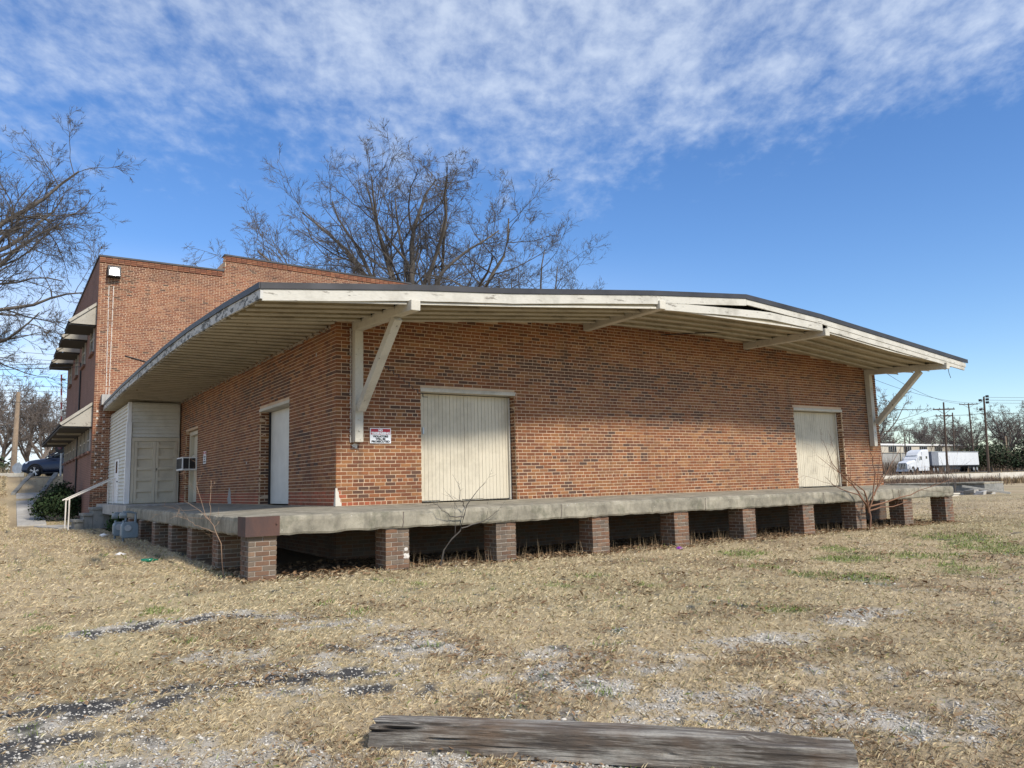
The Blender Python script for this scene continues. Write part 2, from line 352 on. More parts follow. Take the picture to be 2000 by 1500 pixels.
def masks(x, y):
    n1 = fbm(x*2.1, y*2.1, 4); n2 = fbm(x*7+40, y*7, 3); n3 = fbm(x*0.9+9, y*0.9+3, 3)
    a = np.zeros(np.shape(x)); g = np.zeros(np.shape(x)); gr = np.zeros(np.shape(x))
    for pts, r in ASPH: a = np.maximum(a, np.clip(1.35 - seg_d(x, y, pts)/r, 0, 1))
    a = np.clip((a + (n2-0.5)*2.6 + (n1-0.5)*0.8 - 0.50)*2.6, 0, 1)
    for pts, r in GRAV: g = np.maximum(g, np.clip(1.5 - seg_d(x, y, pts)/r, 0, 1))
    g = np.maximum(g, 0.22*np.clip((n3-0.5)*5, 0, 1)*np.clip((-3.6-y)/2, 0, 1))
    g = np.clip((g + (n1-0.5)*2.2 + (n2-0.5)*1.8 - 0.62)*1.4, 0, 1)*np.clip((-3.4-y)/1.0, 0, 1)
    for cx, cy, r in GREEN: gr = np.maximum(gr, np.clip(1.25 - np.hypot(x-cx, y-cy)/r, 0, 1))
    gr = np.clip((gr + (n1-0.5)*1.3 + (n2-0.5)*1.3 - 0.42)*2.4, 0, 1)
    brown = np.clip((fbm(x*1.2+70, y*1.2+11, 4)-0.50)*6, 0, 1)
    return a, g, gr, brown
def axis_pts(lo, a, b, hi, fine, ratio=1.16):
    mid = list(np.arange(a, b, fine)); out = []; s = fine; p = a
    while p > lo: s *= ratio; p -= s; out.append(p)
    left = out[::-1]; s = fine; p = mid[-1]; right = []
    while p < hi: s = min(s*ratio, max(3.0, abs(p)*0.05)); p += s; right.append(p)
    return np.array(left+mid+right)
gx = axis_pts(-900, -7.0, 11.0, 1500, 0.07); gy = axis_pts(-900, -12.6, -2.0, 1500, 0.07)
GX, GY = np.meshgrid(gx, gy, indexing='xy'); GZ = gz(GX, GY)
near = (GX > -12) & (GX < 20) & (GY > -14) & (GY < 24)
GZ = GZ + np.where(near, (fbm(GX*1.7, GY*1.7, 4)-0.5)*0.07 + (fbm(GX*9, GY*9, 2)-0.5)*0.02, 0)*np.where((GX > -2.6) & (GX < 17.4) & (GY > -2.6), 0.3, 1)
ma, mg, mgr, mb = masks(GX, GY)
und = (GX > -2.0) & (GX < 16.7) & (GY > -2.0) & (GY < 19); mb = np.where(und, 2.4, mb)       # bare earth under the dock, coloured dark to deepen the shade there
def ground_mat():
    mt, nt, b = new_mat('dormant_lawn_soil'); v = pos(nt)
    at = nd(nt, 'ShaderNodeAttribute'); at.attribute_name = 'Col'; sp = nd(nt, 'ShaderNodeSeparateColor'); nt.links.new(at.outputs['Color'], sp.inputs[0])
    n1 = noise(nt, v, 0.5, 6, 0.6); n2 = noise(nt, v, 9, 6, 0.7); n3 = noise(nt, v, 70, 4, 0.7); n4 = noise(nt, v, 0.09, 4, 0.5)
    k = mixc(nt, ramp(nt, n2, 0.3, 0.7), (0.37,0.285,0.17), (0.55,0.445,0.285))
    k = mixc(nt, ramp(nt, n1, 0.45, 0.7, 0, 0.5), k, (0.32,0.24,0.145)); k = mixc(nt, ramp(nt, n3, 0.35, 0.7, 0, 0.45), k, (0.27,0.20,0.125))
    k = mixc(nt, ramp(nt, n4, 0.5, 0.66, 0, 0.35), k, (0.26,0.25,0.11))
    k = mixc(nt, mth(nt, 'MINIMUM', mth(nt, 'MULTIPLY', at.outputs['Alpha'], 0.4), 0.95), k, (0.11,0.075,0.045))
    gv = mixc(nt, ramp(nt, n3, 0.35, 0.65), (0.30,0.27,0.23), (0.62,0.58,0.51)); k = mixc(nt, mth(nt, 'MULTIPLY', sp.outputs[1], 0.8), k, gv)
    k = mixc(nt, mth(nt, 'MULTIPLY', sp.outputs[2], 0.75), k, (0.15,0.19,0.05))
    av = mixc(nt, ramp(nt, n3, 0.3, 0.75), (0.036,0.034,0.032), (0.095,0.09,0.085)); k = mixc(nt, sp.outputs[0], k, av)
    nt.links.new(k, b.inputs['Base Color']); b.inputs['Roughness'].default_value = 0.95; b.inputs['Specular IOR Level'].default_value = 0.2
    bump(nt, b, mth(nt, 'ADD', n3, n2), 0.6, 0.03); return mt
M_GROUND = ground_mat()
ny_, nx_ = GX.shape; idx = np.arange(nx_*ny_).reshape(ny_, nx_)
F = np.stack([idx[:-1,:-1], idx[:-1,1:], idx[1:,1:], idx[1:,:-1]], -1).reshape(-1, 4)
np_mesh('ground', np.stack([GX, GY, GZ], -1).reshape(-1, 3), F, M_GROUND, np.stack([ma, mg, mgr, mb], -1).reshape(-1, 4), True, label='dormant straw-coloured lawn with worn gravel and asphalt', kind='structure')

# where grass may not grow
def blocked(x, y):
    b = (x > -2.0) & (x < 16.8) & (y > -1.85) & (y < 19)
    b |= (x > -2.3) & (x < 11) & (y > 18.9) & (y < 33.2)
    b |= (x > -4.6) & (x < -3.4) & (y > 20.6)
    return b
def in_view(x, y, z, pad=0.04):
    dx = x-CAM.x; dy = y-CAM.y; dz = z-CAM.z
    f = dx*FWD.x+dy*FWD.y+dz*FWD.z; r = dx*RGT.x+dy*RGT.y+dz*RGT.z; u = dx*UPV.x+dy*UPV.y+dz*UPV.z
    return (f > 0.5) & (np.abs(r/f) < 0.6584+pad+0.1) & (u/f > -0.4937-pad-0.06), f
def scatter(n, dmin, dmax, seed, power=1.0):
    """random ground points in a fan in front of where the picture was taken (and a step to each side)"""
    g = np.random.default_rng(seed); d = dmin*(dmax/dmin)**(g.random(n)**power) if power else g.uniform(dmin, dmax, n)
    ang = g.uniform(-0.76, 0.76, n) ; t = np.tan(ang)
    fx, fy = FWD.x, FWD.y; L = math.hypot(fx, fy); fx /= L; fy /= L
    x = CAM.x + d*(fx + t*fy); y = CAM.y + d*(fy - t*fx); return x, y, d
def blades(name, n, dmin, dmax, seed, hmin, hmax, w, kindlab, mode='straw', zone=None):
    x, y, d = scatter(n, dmin, dmax, seed)
    if zone: g0 = np.random.default_rng(seed); x = g0.uniform(zone[0], zone[1], n); y = g0.uniform(zone[2], zone[3], n); d = np.full(n, 24.0)
    z = gz(x, y)
    ok = ~blocked(x, y); a, gvl, grn, brn = masks(x, y); g = np.random.default_rng(seed+1)
    clump = fbm(x*5, y*5, 3); r = g.random(n)
    if mode == 'straw': keep = r < np.clip((1-0.95*a)*(1-0.88*gvl), 0.02, 1)*np.clip(0.40+1.1*clump, 0, 1)
    else: keep = r < np.clip(grn*1.1, 0, 1)
    ok &= keep
    x, y, d, z, grn, brn, clump = [q[ok] for q in (x, y, d, z, grn, brn, clump)]; n = len(x); g = np.random.default_rng(seed+2)
    z = z + np.where((x > -12) & (x < 20) & (y > -14) & (y < 24), (fbm(x*1.7, y*1.7, 4)-0.5)*0.07 + (fbm(x*9, y*9, 2)-0.5)*0.02, 0) - 0.006
    sc = np.clip(d/5.0, 0.8, 4.0); h = g.uniform(hmin, hmax, n)*(0.85+0.3*clump)*sc**0.3; ww = w*sc*g.uniform(0.7, 1.3, n)
    az = g.uniform(0, 2*np.pi, n); lean = g.uniform(0.35, 1.5, n) if mode == 'straw' else g.uniform(0.1, 0.8, n)
    dx, dy = np.cos(az), np.sin(az); px, py = -dy, dx
    def P(t, s, bend): 
        l = h*t; hor = l*np.sin(lean*bend); ver = l*np.cos(lean*bend)
        return np.stack([x+dx*hor+px*s*ww, y+dy*hor+py*s*ww, z+ver], -1)
    V = np.stack([P(0,-.5,1), P(0,.5,1), P(.55,.40,.85), P(1.0,-.05,1.12)], 1).reshape(-1, 3)
    i = np.arange(n)*4; F = np.concatenate([np.stack([i,i+1,i+2],-1), np.stack([i,i+2,i+3],-1)])
    t = g.random(n)[:,None]; q = g.random(n)[:,None]
    if mode == 'straw':
        c = np.array([0.575,0.475,0.300])*(1-t) + np.array([0.46,0.362,0.21])*t
        c = np.where(q < 0.10+0.25*brn[:,None], np.array([0.28,0.19,0.105]), c); c = np.where(q > 0.95, np.array([0.58,0.51,0.37]), c)
        c = np.where((q > 0.90) & (q < 0.93), np.array([0.20,0.22,0.07]), c)
    else:
        c = np.array([0.14,0.20,0.045])*(1-t) + np.array([0.24,0.28,0.085])*t
    c = c*g.uniform(0.85, 1.12, n)[:,None]
    np_mesh(name, V, F, M_ATTR, np.repeat(c, 4, 0), parent=None, label=kindlab, kind='stuff')
blades('dry_grass', 430000, 2.6, 46, 21, 0.022, 0.070, 0.0013, 'short dry straw-coloured grass covering the yard')
blades('green_grass', 200000, 4.0, 40, 31, 0.03, 0.06, 0.0045, 'small tufts of green grass in the dry lawn', 'green')
blades('bank_grass', 26000, 3, 40, 35, 0.04, 0.09, 0.003, 'dry grass on the bank below the street', zone=(-9.5, -4.4, 19, 37))
# pale gravel
def stones(name, n, dmin, dmax, seed, smin, smax, lab):
    x, y, d = scatter(n, dmin, dmax, seed); a, gvl, grn, brn = masks(x, y); g = np.random.default_rng(seed+1)
    edge = np.zeros(n)
    for pts, r in ASPH: edge = np.maximum(edge, np.clip(1.8 - seg_d(x, y, pts)/r, 0, 1))
    ok = (g.random(n) < np.clip(gvl*0.9*(1-0.6*a) + 0.32*edge + 0.010, 0, 1)) & ~blocked(x, y)
    x, y, d = x[ok], y[ok], d[ok]; n = len(x); g = np.random.default_rng(seed+2)
    z = gz(x, y) + np.where((x > -12) & (x < 20) & (y > -14) & (y < 24), (fbm(x*1.7, y*1.7, 4)-0.5)*0.07 + (fbm(x*9, y*9, 2)-0.5)*0.02, 0)
    s = g.uniform(smin, smax, n)*g.choice([1, 1, 1, 1.7], n)*np.clip(np.sqrt(d/5), 0.8, 1.6)
    base = np.array([[1,0,0],[0,1,0],[-1,0,0],[0,-1,0],[0.15,0.1,0.75],[0,0,-0.4],[0.5,0.6,0.45],[-0.6,-0.45,0.5]])
    Fb = np.array([[0,6,4],[6,1,4],[1,2,4],[2,7,4],[7,3,4],[3,0,4],[0,1,6],[2,3,7],[1,0,5],[2,1,5],[3,2,5],[0,3,5]])
    th = g.uniform(0, 6.28, n); st = g.uniform(0.6, 1.4, (n, 3)); p = base[None]*st[:,None,:] + g.uniform(-.18, .18, (n, 8, 3))
    X = p[...,0]*np.cos(th)[:,None]-p[...,1]*np.sin(th)[:,None]; Y = p[...,0]*np.sin(th)[:,None]+p[...,1]*np.cos(th)[:,None]
    V = np.stack([x[:,None]+X*s[:,None], y[:,None]+Y*s[:,None], z[:,None]+(p[...,2]*0.8+0.1)*s[:,None]], -1).reshape(-1, 3)
    F = (Fb[None] + (np.arange(n)*8)[:,None,None]).reshape(-1, 3)
    c = np.array([0.56,0.525,0.46])*g.uniform(0.5, 1.1, n)[:,None]; c = np.where(g.random(n)[:,None] < 0.15, c*np.array([0.5,0.48,0.46]), c)
    np_mesh(name, V, F, M_ATTR, np.repeat(c, 8, 0), label=lab, kind='stuff')
stones('gravel', 150000, 2.6, 14, 41, 0.0045, 0.0095, 'pale limestone gravel scattered through the worn lawn')
# fallen leaves
def leaves(name, n, dmin, dmax, seed, lab, zone=None):
    if zone is None: x, y, d = scatter(n, dmin, dmax, seed)
    else:
        g0 = np.random.default_rng(seed); x = g0.uniform(zone[0], zone[1], n); y = g0.uniform(zone[2], zone[3], n); d = np.full(n, 11.0)
    a, gvl, grn, brn = masks(x, y); g = np.random.default_rng(seed+1)
    if zone is None:
        ok = (g.random(n) < 0.06+0.9*brn*np.clip((-3.2-y)/2, 0, 1)) & ~blocked(x, y); x, y, d = x[ok], y[ok], d[ok]
    n = len(x); g = np.random.default_rng(seed+2)
    z = gz(x, y) + np.where((x > -12) & (x < 20) & (y > -14) & (y < 24), (fbm(x*1.7, y*1.7, 4)-0.5)*0.07, 0)*(1 if zone is None else 0.3) + g.uniform(0.008, 0.03, n)
    s = g.uniform(0.016, 0.034, n)*np.clip(d/6, 0.8, 2); th = g.uniform(0, 6.28, n); tx = g.normal(0, 0.5, n); ty = g.normal(0, 0.4, n)
    sh = np.array([[-1,0,0.1],[-0.2,0.45,0.25],[0.9,0,0.0],[-0.2,-0.45,0.25],[0,0,0]])
    X = (sh[None,:,0]*np.cos(th)[:,None]-sh[None,:,1]*np.sin(th)[:,None])*s[:,None]; Y = (sh[None,:,0]*np.sin(th)[:,None]+sh[None,:,1]*np.cos(th)[:,None])*s[:,None]
    Z = sh[None,:,2]*s[:,None] + X*tx[:,None]*0.6 + Y*ty[:,None]*0.6
    V = np.stack([x[:,None]+X, y[:,None]+Y, z[:,None]+Z], -1).reshape(-1, 3); Fb = np.array([[0,4,1],[4,2,1],[0,3,4],[3,2,4]]); F = (Fb[None]+(np.arange(n)*5)[:,None,None]).reshape(-1, 3)
    t = g.random(n)[:,None]; c = np.array([0.20,0.115,0.06])*(1-t) + np.array([0.36,0.25,0.145])*t; c *= g.uniform(0.6, 1.15, n)[:,None]
    np_mesh(name, V, F, M_ATTR, np.repeat(c, 5, 0), label=lab, kind='stuff')
leaves('fallen_leaves', 15000, 2.6, 16, 51, 'curled brown leaves blown over the grass')
leaves('leaf_litter', 5000, 0, 0, 61, 'dead leaves drifted under the loading dock', (-2.2, 16.8, -2.4, -0.1))

# road behind the buildings (left), sidewalk edge, far road (right)
m_road = simple('asphalt', (0.06,0.06,0.062), 0.9, 0, 0.2, 3)
def sheet(name, pts, mat, dz, lab, kind='structure', n=24):
    b = MB(); (ax, ay), (bx, by), w = pts
    dx, dy = bx-ax, by-ay; L = math.hypot(dx, dy); px, py = -dy/L*w/2, dx/L*w/2
    for i in range(n+1):
        t = i/n; x = ax+dx*t; y = ay+dy*t
        for s in (-1, 0, 1):
            X, Y = x+px*s, y+py*s; b.v.append((X, Y, gz1(X, Y)+dz)); b.c.append((1,1,1))
    for i in range(n):
        for s in range(2): k = i*3+s; b.f.append((k, k+1, k+4, k+3))
    return b.build(name, mat, kind=kind, label=lab)
sheet('street', ((-80, 44.5), (16, 42.0), 9.0), m_road, 0.03, 'grey street running behind the buildings')
sheet('road', ((95, 62), (260, 44), 9.0), m_road, 0.12, 'raised road beyond the far concrete wall')
b = MB(); b.box((-60, 38.3, 1.2), (-3.75, 39.6, 1.66)); b.build('sidewalk', M_PALECONC, label='pale concrete sidewalk edge above the grassy bank', kind='structure', bevel=0.02)
# ------------------------------------------------------------------ brickwork
CH, BW, BH, JT = 0.0685, 0.2005, 0.0550, 0.0135      # course height, brick length, brick height, joint
PITCH = BW + JT
PAL = {'main': [((0.275,0.104,0.038),5),((0.235,0.086,0.032),5),((0.19,0.068,0.028),3),((0.305,0.136,0.050),4),((0.25,0.113,0.046),3)],
       'dark': [((0.125,0.060,0.034),3),((0.155,0.068,0.036),3),((0.10,0.053,0.034),1)],
       'tall': [((0.29,0.115,0.056),5),((0.25,0.097,0.050),4),((0.20,0.08,0.045),2),((0.32,0.150,0.078),3)],
       'pier': [((0.215,0.115,0.064),4),((0.175,0.10,0.060),3),((0.17,0.128,0.090),4),((0.23,0.150,0.094),3)]}
def pick(pal, g):
    L = PAL[pal]; w = [q[1] for q in L]; c = g.choices([q[0] for q in L], w)[0]; k = g.uniform(0.90, 1.10); return tuple(x*k for x in c)
def lay(u0, u1, z0, ztop, opens, g, row0=0, start=None, hdr=6, flank=None):
    """bricks of one wall face in common bond: list of (u, z, w, is_cut)"""
    out = []; r = row0; z = z0 + CH/2; top = max(ztop(u) for u in np.linspace(u0, u1, 60))
    while z + BH/2 < top + 0.03:
        ivs = [(u0 if start is None else u0 + start(r), u1)]
        for (a, b, za, zb) in opens:
            if z + BH/2 > za and z - BH/2 < zb:
                ivs = [q for (s, e) in ivs for q in ((s, min(e, a)), (max(s, b), e)) if q[1]-q[0] > 0.03]
        head = (r % hdr == 0); bw = 0.0965 if head else BW; pt = bw + JT; ph = 0.0 if head else (PITCH/2 if r % 2 else 0.0)
        for (s, e) in ivs:
            k = math.floor((s - u0 - ph)/pt)
            while True:
                a = u0 + ph + k*pt; b = a + bw; k += 1
                if a >= e - 0.02: break
                a2, b2 = max(a, s), min(b, e)
                if b2 - a2 < 0.03: continue
                uc = (a2+b2)/2
                if z + BH/2 > ztop(uc) + 0.02: continue
                out.append((uc, z, b2-a2, abs((b2-a2)-bw) > 1e-4))
        z += CH; r += 1
    return out
def brick_pts(w, h, d, j, g):
    """8 local corners (u, out, z): front face worn and slightly proud"""
    f = [(-w/2, j, -h/2), (w/2, j, -h/2), (w/2, j, h/2), (-w/2, j, h/2)]
    f = [(u+g.uniform(-.002,.002), o+g.uniform(-.0015,.0015), z+g.uniform(-.0016,.0016)) for (u, o, z) in f]
    return f + [(-w/2, -d, -h/2), (w/2, -d, -h/2), (w/2, -d, h/2), (-w/2, -d, h/2)]
BF = [(0,1,2,3), (1,5,6,2), (5,4,7,6), (4,0,3,7), (3,2,6,7), (4,5,1,0)]
class BrickSet:
    """a wall's bricks joined into one part"""
    def __init__(s): s.mb = MB()
    def add(s, fn, u, z, w, col, g, h=BH, d=0.03, j=None):
        j = g.uniform(-.0010, .0020) if j is None else j
        s.mb.add([fn(u+a, o, z+c) for (a, o, c) in brick_pts(w, h, d, j, g)], BF, col)
    def build(s, name, mat, parent): 
        o = s.mb.build(name, mat, parent, fix=True); o['kind'] = 'stuff'; return o
_bv = {}
def brick_variant(w, pal, i, mat, d=0.03, h=BH):
    """shared mesh for single bricks: same size and tint"""
    k = (round(w,4), pal, i, mat.name, d, h)
    if k not in _bv:
        g = random.Random(hash((round(w*1e4), pal, i)) & 0xffff); mb = MB(); mb.add([(a, -o, c) for (a, o, c) in brick_pts(w, h, d, 0.001, g)], BF, pick(pal, g)); _bv[k] = mb.mesh('brick', mat)
    return _bv[k]
def single(mesh, parent, loc, rz=0.0):
    o = bpy.data.objects.new('brick', mesh); COL.objects.link(o); o.parent = parent; o.location = loc; o.rotation_euler = (0, 0, rz); return o
F_FRONT = lambda y0: (lambda u, o, z: (u, y0-o, z))          # faces -Y
F_LEFT = lambda x0: (lambda u, o, z: (x0-o, u, z))           # faces -X
def pxarea(x, y, z, n, w):
    p = Vector((x, y, z)) - CAM; d = p.length; return w*BH*abs(p.normalized().dot(n))/d**2

# ------------------------------------------------------------------ freight warehouse
WL, WD = 17.1, 19.0
zw_pts = [(-3,3.10),(0,3.36),(2.6,3.60),(5.7,3.862),(8.4,3.92),(11.2,3.865),(14.4,3.647),(16.6,3.453),(18.2,3.31)]
zw = lambda x: interp(x, zw_pts)
house = empty('freight_warehouse', (0,0,-1.0), label='low red brick freight warehouse with wide overhanging roof and cream doors', cat='warehouse')
front = None
D1, D2 = (1.71, 3.90, -0.05, 2.215), (13.08, 15.27, -0.05, 2.20)
DL, DA = (2.71, 4.92, -0.05, 2.20), (11.62, 13.42, -0.05, 2.27)
BASE = -1.12
# cores (mortar faces 9 mm behind the bricks)
def wall_core(name, u0, u1, opens, ztop, fn, thick, mat):
    mb = MB(); cuts = sorted({u0, u1, *[o[0] for o in opens], *[o[1] for o in opens], *[p[0] for p in zw_pts if u0 < p[0] < u1 and name == 'front_wall']})
    for a, b in zip(cuts[:-1], cuts[1:]):
        o = [q for q in opens if q[0] <= a+1e-6 and q[1] >= b-1e-6]
        segs = [(-.02, None)] if not o else [(o[0][3], None)]
        for (z0, z1) in segs:
            ta, tb = (ztop(a), ztop(b)) if z1 is None else (z1, z1)
            p = [fn(a,-.0045,z0), fn(b,-.0045,z0), fn(b,-thick,z0), fn(a,-thick,z0), fn(a,-.0045,ta), fn(b,-.0045,tb), fn(b,-thick,tb), fn(a,-thick,ta)]
            mb.hexa(p)
    fb = MB(); fb.hexa([fn(u0,-.0045,BASE), fn(u1,-.0045,BASE), fn(u1,-thick,BASE), fn(u0,-thick,BASE), fn(u0,-.0045,-.021), fn(u1,-.0045,-.021), fn(u1,-thick,-.021), fn(u0,-thick,-.021)]); fb.build('foundation', M_MORTAR_DARK, house)
    return mb.build(name, mat, house)
w_front = wall_core('front_wall', 0.012, WL-0.012, [D1, D2], lambda u: zw(u)+0.03, F_FRONT(0), 0.36, M_MORTAR)
w_left = wall_core('side_wall', 0.37, WD, [DL, DA], lambda u: 3.39, F_LEFT(0), 0.34, M_MORTAR)
# mortar behind the corner bricks of the side wall
MB().hexa([(0.0045,0.0095,-.02),(0.0075,0.0095,-.02),(0.0075,0.369,-.02),(0.0045,0.369,-.02),(0.0045,0.0095,3.38),(0.0075,0.0095,3.38),(0.0075,0.369,3.38),(0.0045,0.369,3.38)]).build('corner_mortar', M_MORTAR, house)
gb = random.Random(3)
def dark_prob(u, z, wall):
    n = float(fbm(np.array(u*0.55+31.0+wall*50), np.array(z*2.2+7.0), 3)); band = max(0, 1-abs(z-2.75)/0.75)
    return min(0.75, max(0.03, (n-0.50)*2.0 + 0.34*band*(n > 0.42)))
cand = []
bs_f, bs_l = BrickSet(), BrickSet()
fz0 = -CH*15
# front: even rows begin with a full stretcher, odd rows with a header return
for (u, z, w, cut) in lay(0.0, WL, fz0, lambda u: zw(u), [D1, D2], gb, row0=-15+6*3):
    cand.append(('f', u, z, w, cut, pxarea(u, 0, z, Vector((0,-1,0)), w)))
def lstart(r): return 0.108 if r % 2 == 0 else 0.214
for (u, z, w, cut) in lay(0.0, 14.3, fz0, lambda u: 3.36, [DL, DA], gb, row0=-15+6*3, start=lstart):
    cand.append(('l', u, z, w, cut, pxarea(0, u, z, Vector((-1,0,0)), w)))
cand.sort(key=lambda q: -(q[5] if (not q[4] and q[2] > 0.0) else 0)); n_single = 0
for (k, u, z, w, cut, a) in cand:
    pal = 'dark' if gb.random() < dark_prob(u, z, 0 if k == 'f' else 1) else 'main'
    d = 0.03
    if k == 'f' and u - w/2 < 0.005: d = 0.0965 if w > 0.15 else BW
    if n_single < 300 and not cut and d == 0.03 and z > 0:
        n_single += 1; me = brick_variant(w, pal, gb.randrange(14 if pal == 'main' else 6), M_BRICK)
        j = gb.uniform(-.001, .0035)
        if k == 'f': single(me, w_front, (u, -j, z) - Vector(house.location) if False else Vector((u, -j, z)), 0)
        else: single(me, w_left, Vector((-j, u, z)), -math.pi/2)
        continue
    col = pick(pal, gb)
    if z < 0: col = tuple(q*0.62 for q in pick('pier', gb))  # bricks below dock level tinted darker, shade painted into their colour
    if 0 < z < 0.30 and (k == 'l' or u < 1.0): col = (0.36*gb.uniform(.8,1.1), 0.10, 0.045)
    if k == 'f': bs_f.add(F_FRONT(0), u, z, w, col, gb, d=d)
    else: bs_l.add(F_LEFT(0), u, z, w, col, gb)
# reveals of the openings (jamb that faces the viewer) and brick returns at the right-hand end
def reveal(bs, axis, at_, n0, zt, g):
    z = CH/2; r = 0
    while z + BH/2 < zt:
        w = 0.2 if r % 2 else 0.0965; s = 0.035
        for a, b in (((s, 0.135), (0.146, 0.25)) if r % 2 else ((s, 0.25),)):
            c = (a+b)/2
            if axis == 'x': fn = lambda u, o, zz: (at_-o, u, zz)
            else: fn = lambda u, o, zz: (u, at_-o, zz)
            bs.add(fn, c, z, b-a, pick('main' if g.random() > .25 else 'dark', g), g, d=0.02, j=-0.001)
        z += CH; r += 1
reveal(bs_f, 'x', 3.90-.002, 0, 2.2, gb); reveal(bs_f, 'x', 15.27-.002, 0, 2.2, gb)
reveal(bs_l, 'y', 4.92-.002, 0, 2.18, gb); reveal(bs_l, 'y', 13.42-.002, 0, 2.25, gb)
for (u, z, w, cut) in lay(0.05, 0.9, fz0, lambda u: 3.36, [], gb): bs_f.add(lambda a, o, c: (WL+o, a, c), u, z, w, pick('main', gb), gb)
bs_f.build('bricks', M_BRICK, w_front); bs_l.build('bricks', M_BRICK, w_left)
mb = MB(); mb.box((0.37, WD-0.3, BASE), (WL, WD, 3.3)); mb.box((WL-0.36, 0.37, BASE), (WL-0.009, WD-0.31, 3.38)); mb.build('rear_wall', M_MORTAR, house)
# cracked mortar joint stepping down to the door: dark open joints
mb = MB(); cx, cz = 0.93, 2.62
for i in range(9):
    mb.box((cx-.007, -0.0045, cz-.03), (cx+.009, 0.004, cz+.032)); mb.box((cx, -0.0035, cz-.042), (cx+.11, 0.004, cz-.031)); cx += 0.107; cz -= CH
    if i == 5: cx -= .03
mb.build('crack', M_BLACK, house)
# paint splashes / repair mortar on the wall
def blob(parent, cx, cz, r, seed, mat=M_GROUT, fn=F_FRONT(0), off=0.0035, sq=1.0, name='paint_splash'):
    g = random.Random(seed); mb = MB(); n = 14; pts = []
    for i in range(n):
        a = 2*math.pi*i/n; q = r*g.uniform(0.55, 1.0); pts.append((cx+q*math.cos(a), cz+q*math.sin(a)*sq))
    mb.add([fn(u, off, z) for u, z in pts] + [fn(u, 0.0, z) for u, z in pts] + [fn(cx, off+.002, cz)],
           [(i, (i+1) % n, 2*n) for i in range(n)] + [(i, n+i, n+(i+1) % n, (i+1) % n) for i in range(n)])
    return mb.build(name, mat, parent)
for i, (x, z, r) in enumerate([(0.36,1.08,.12),(0.37,0.99,.05)]):
    blob(house, x, z, r*0.6, 100+i, M_GROUT, sq=0.7)
for i, (y, z, r) in enumerate([(7.6,0.13,.26),(7.6,0.30,.15),(1.05,2.9,.05),(6.0,1.0,.05)]): blob(house, y, z, r, 140+i, M_CONC_TOP, F_LEFT(0))
# caulked edges of the front bracket post and ragged mortar along the soffit of the side wall
mb = MB(); g = random.Random(5)
for i in range(90):
    z = 1.15+i*0.0235; w = g.uniform(.006,.03); mb.cbox((0.275-w/2+.01, -0.012, z), (w, 0.022, 0.02))
mb.build('caulking', M_GROUT, house, kind='stuff')
mb = MB()
for i in range(150):
    y = 0.3+i*0.094; mb.cbox((-0.012, y, 3.31+g.uniform(-.03,.03)), (0.03, g.uniform(.02,.09), g.uniform(.02,.07)))
mb.build('ragged_mortar', M_MORTAR_OLD, house, kind='stuff')

# doors ---------------------------------------------------------------
def plank_door(x0, x1, z1, yb, n, seed, lintel):
    d = empty('freight_door'); d.parent = house; g = random.Random(seed)
    d.location = (0, 0, 1.0)
    mb = MB(); mb.box((x0+.01, yb+.03, 0.012), (x1-.01, yb+.06, z1)); mb.build('backing', M_DOOR, d)
    w = (x1-x0)/n; proto = None
    for i in range(n):
        if i % 6 == 0:
            pm = MB(); t = g.uniform(-.002, .002); pm.box((-w/2+.0018, -0.007+t, 0.02+g.uniform(0,.02)), (w/2-.003, 0.012, z1-.004)); proto = pm.mesh('plank', M_DOOR)
        o = bpy.data.objects.new('plank', proto); COL.objects.link(o); o.parent = d; o.location = (x0+(i+.5)*w, yb+.012+g.uniform(-.003,.003), 0)
    mb = MB(); mb.box((x0-.02, -0.006, z1+.012), (x1+.03, yb+.05, z1+.062)); mb.box((x0-.03, -0.016, z1+.064), (x1+.04, yb-.02, z1+.080)); mb.build('lintel_board', M_PAINT, d)
    MB().box((x0-.004, yb-.05, 0), (x0+.035, yb+.02, z1-.01)).build('jamb', M_PAINT, d); MB().box((x1-.035, yb-.05, 0), (x1+.004, yb+.02, z1-.01)).build('jamb', M_PAINT, d)
    mb = MB(); mb.box((x0+.12, yb-.03, 1.33), (x0+.15, yb-.002, 1.46)); mb.build('handle', M_GALV, d)
    return d
plank_door(1.73, 3.885, 2.13, 0.235, 26, 1, True)
plank_door(13.10, 15.255, 2.115, 0.225, 26, 2, True)
d = empty('metal_door'); d.parent = house; d.location = (0,0,1.0)
mb = MB(); mb.box((0.26, 2.73, 0.012), (0.30, 4.90, 2.13)); mb.build('door_leaf', M_METALDOOR, d)
mb = MB(); mb.box((-.008, 2.69, 2.14), (0.30, 4.94, 2.20)); mb.build('lintel_board', M_PAINT, d)
mb = MB(); mb.box((0.215, 4.868, 0), (0.258, 4.905, 2.13)); mb.build('jamb', M_BLACK, d)
d = empty('side_door'); d.parent = house; d.location = (0,0,1.0)
mb = MB(); mb.box((0.24, 11.66, 0.012), (0.28, 13.38, 1.0)); mb.box((0.24, 11.66, 1.40), (0.28, 13.38, 2.25)); mb.box((0.245, 11.67, 1.0), (0.275, 13.37, 1.4)); mb.build('door_leaf', M_DOOR, d)
mb = MB(); mb.box((0.12, 13.28, 0), (0.238, 13.40, 2.25)); mb.box((0.12, 11.64, 0), (0.238, 11.74, 2.25)); mb.box((0.12, 11.745, 2.13), (0.236, 13.275, 2.25)); mb.box((0.18, 11.745, 1.42), (0.236, 13.275, 1.50)); mb.build('frame', M_DOOR, d)

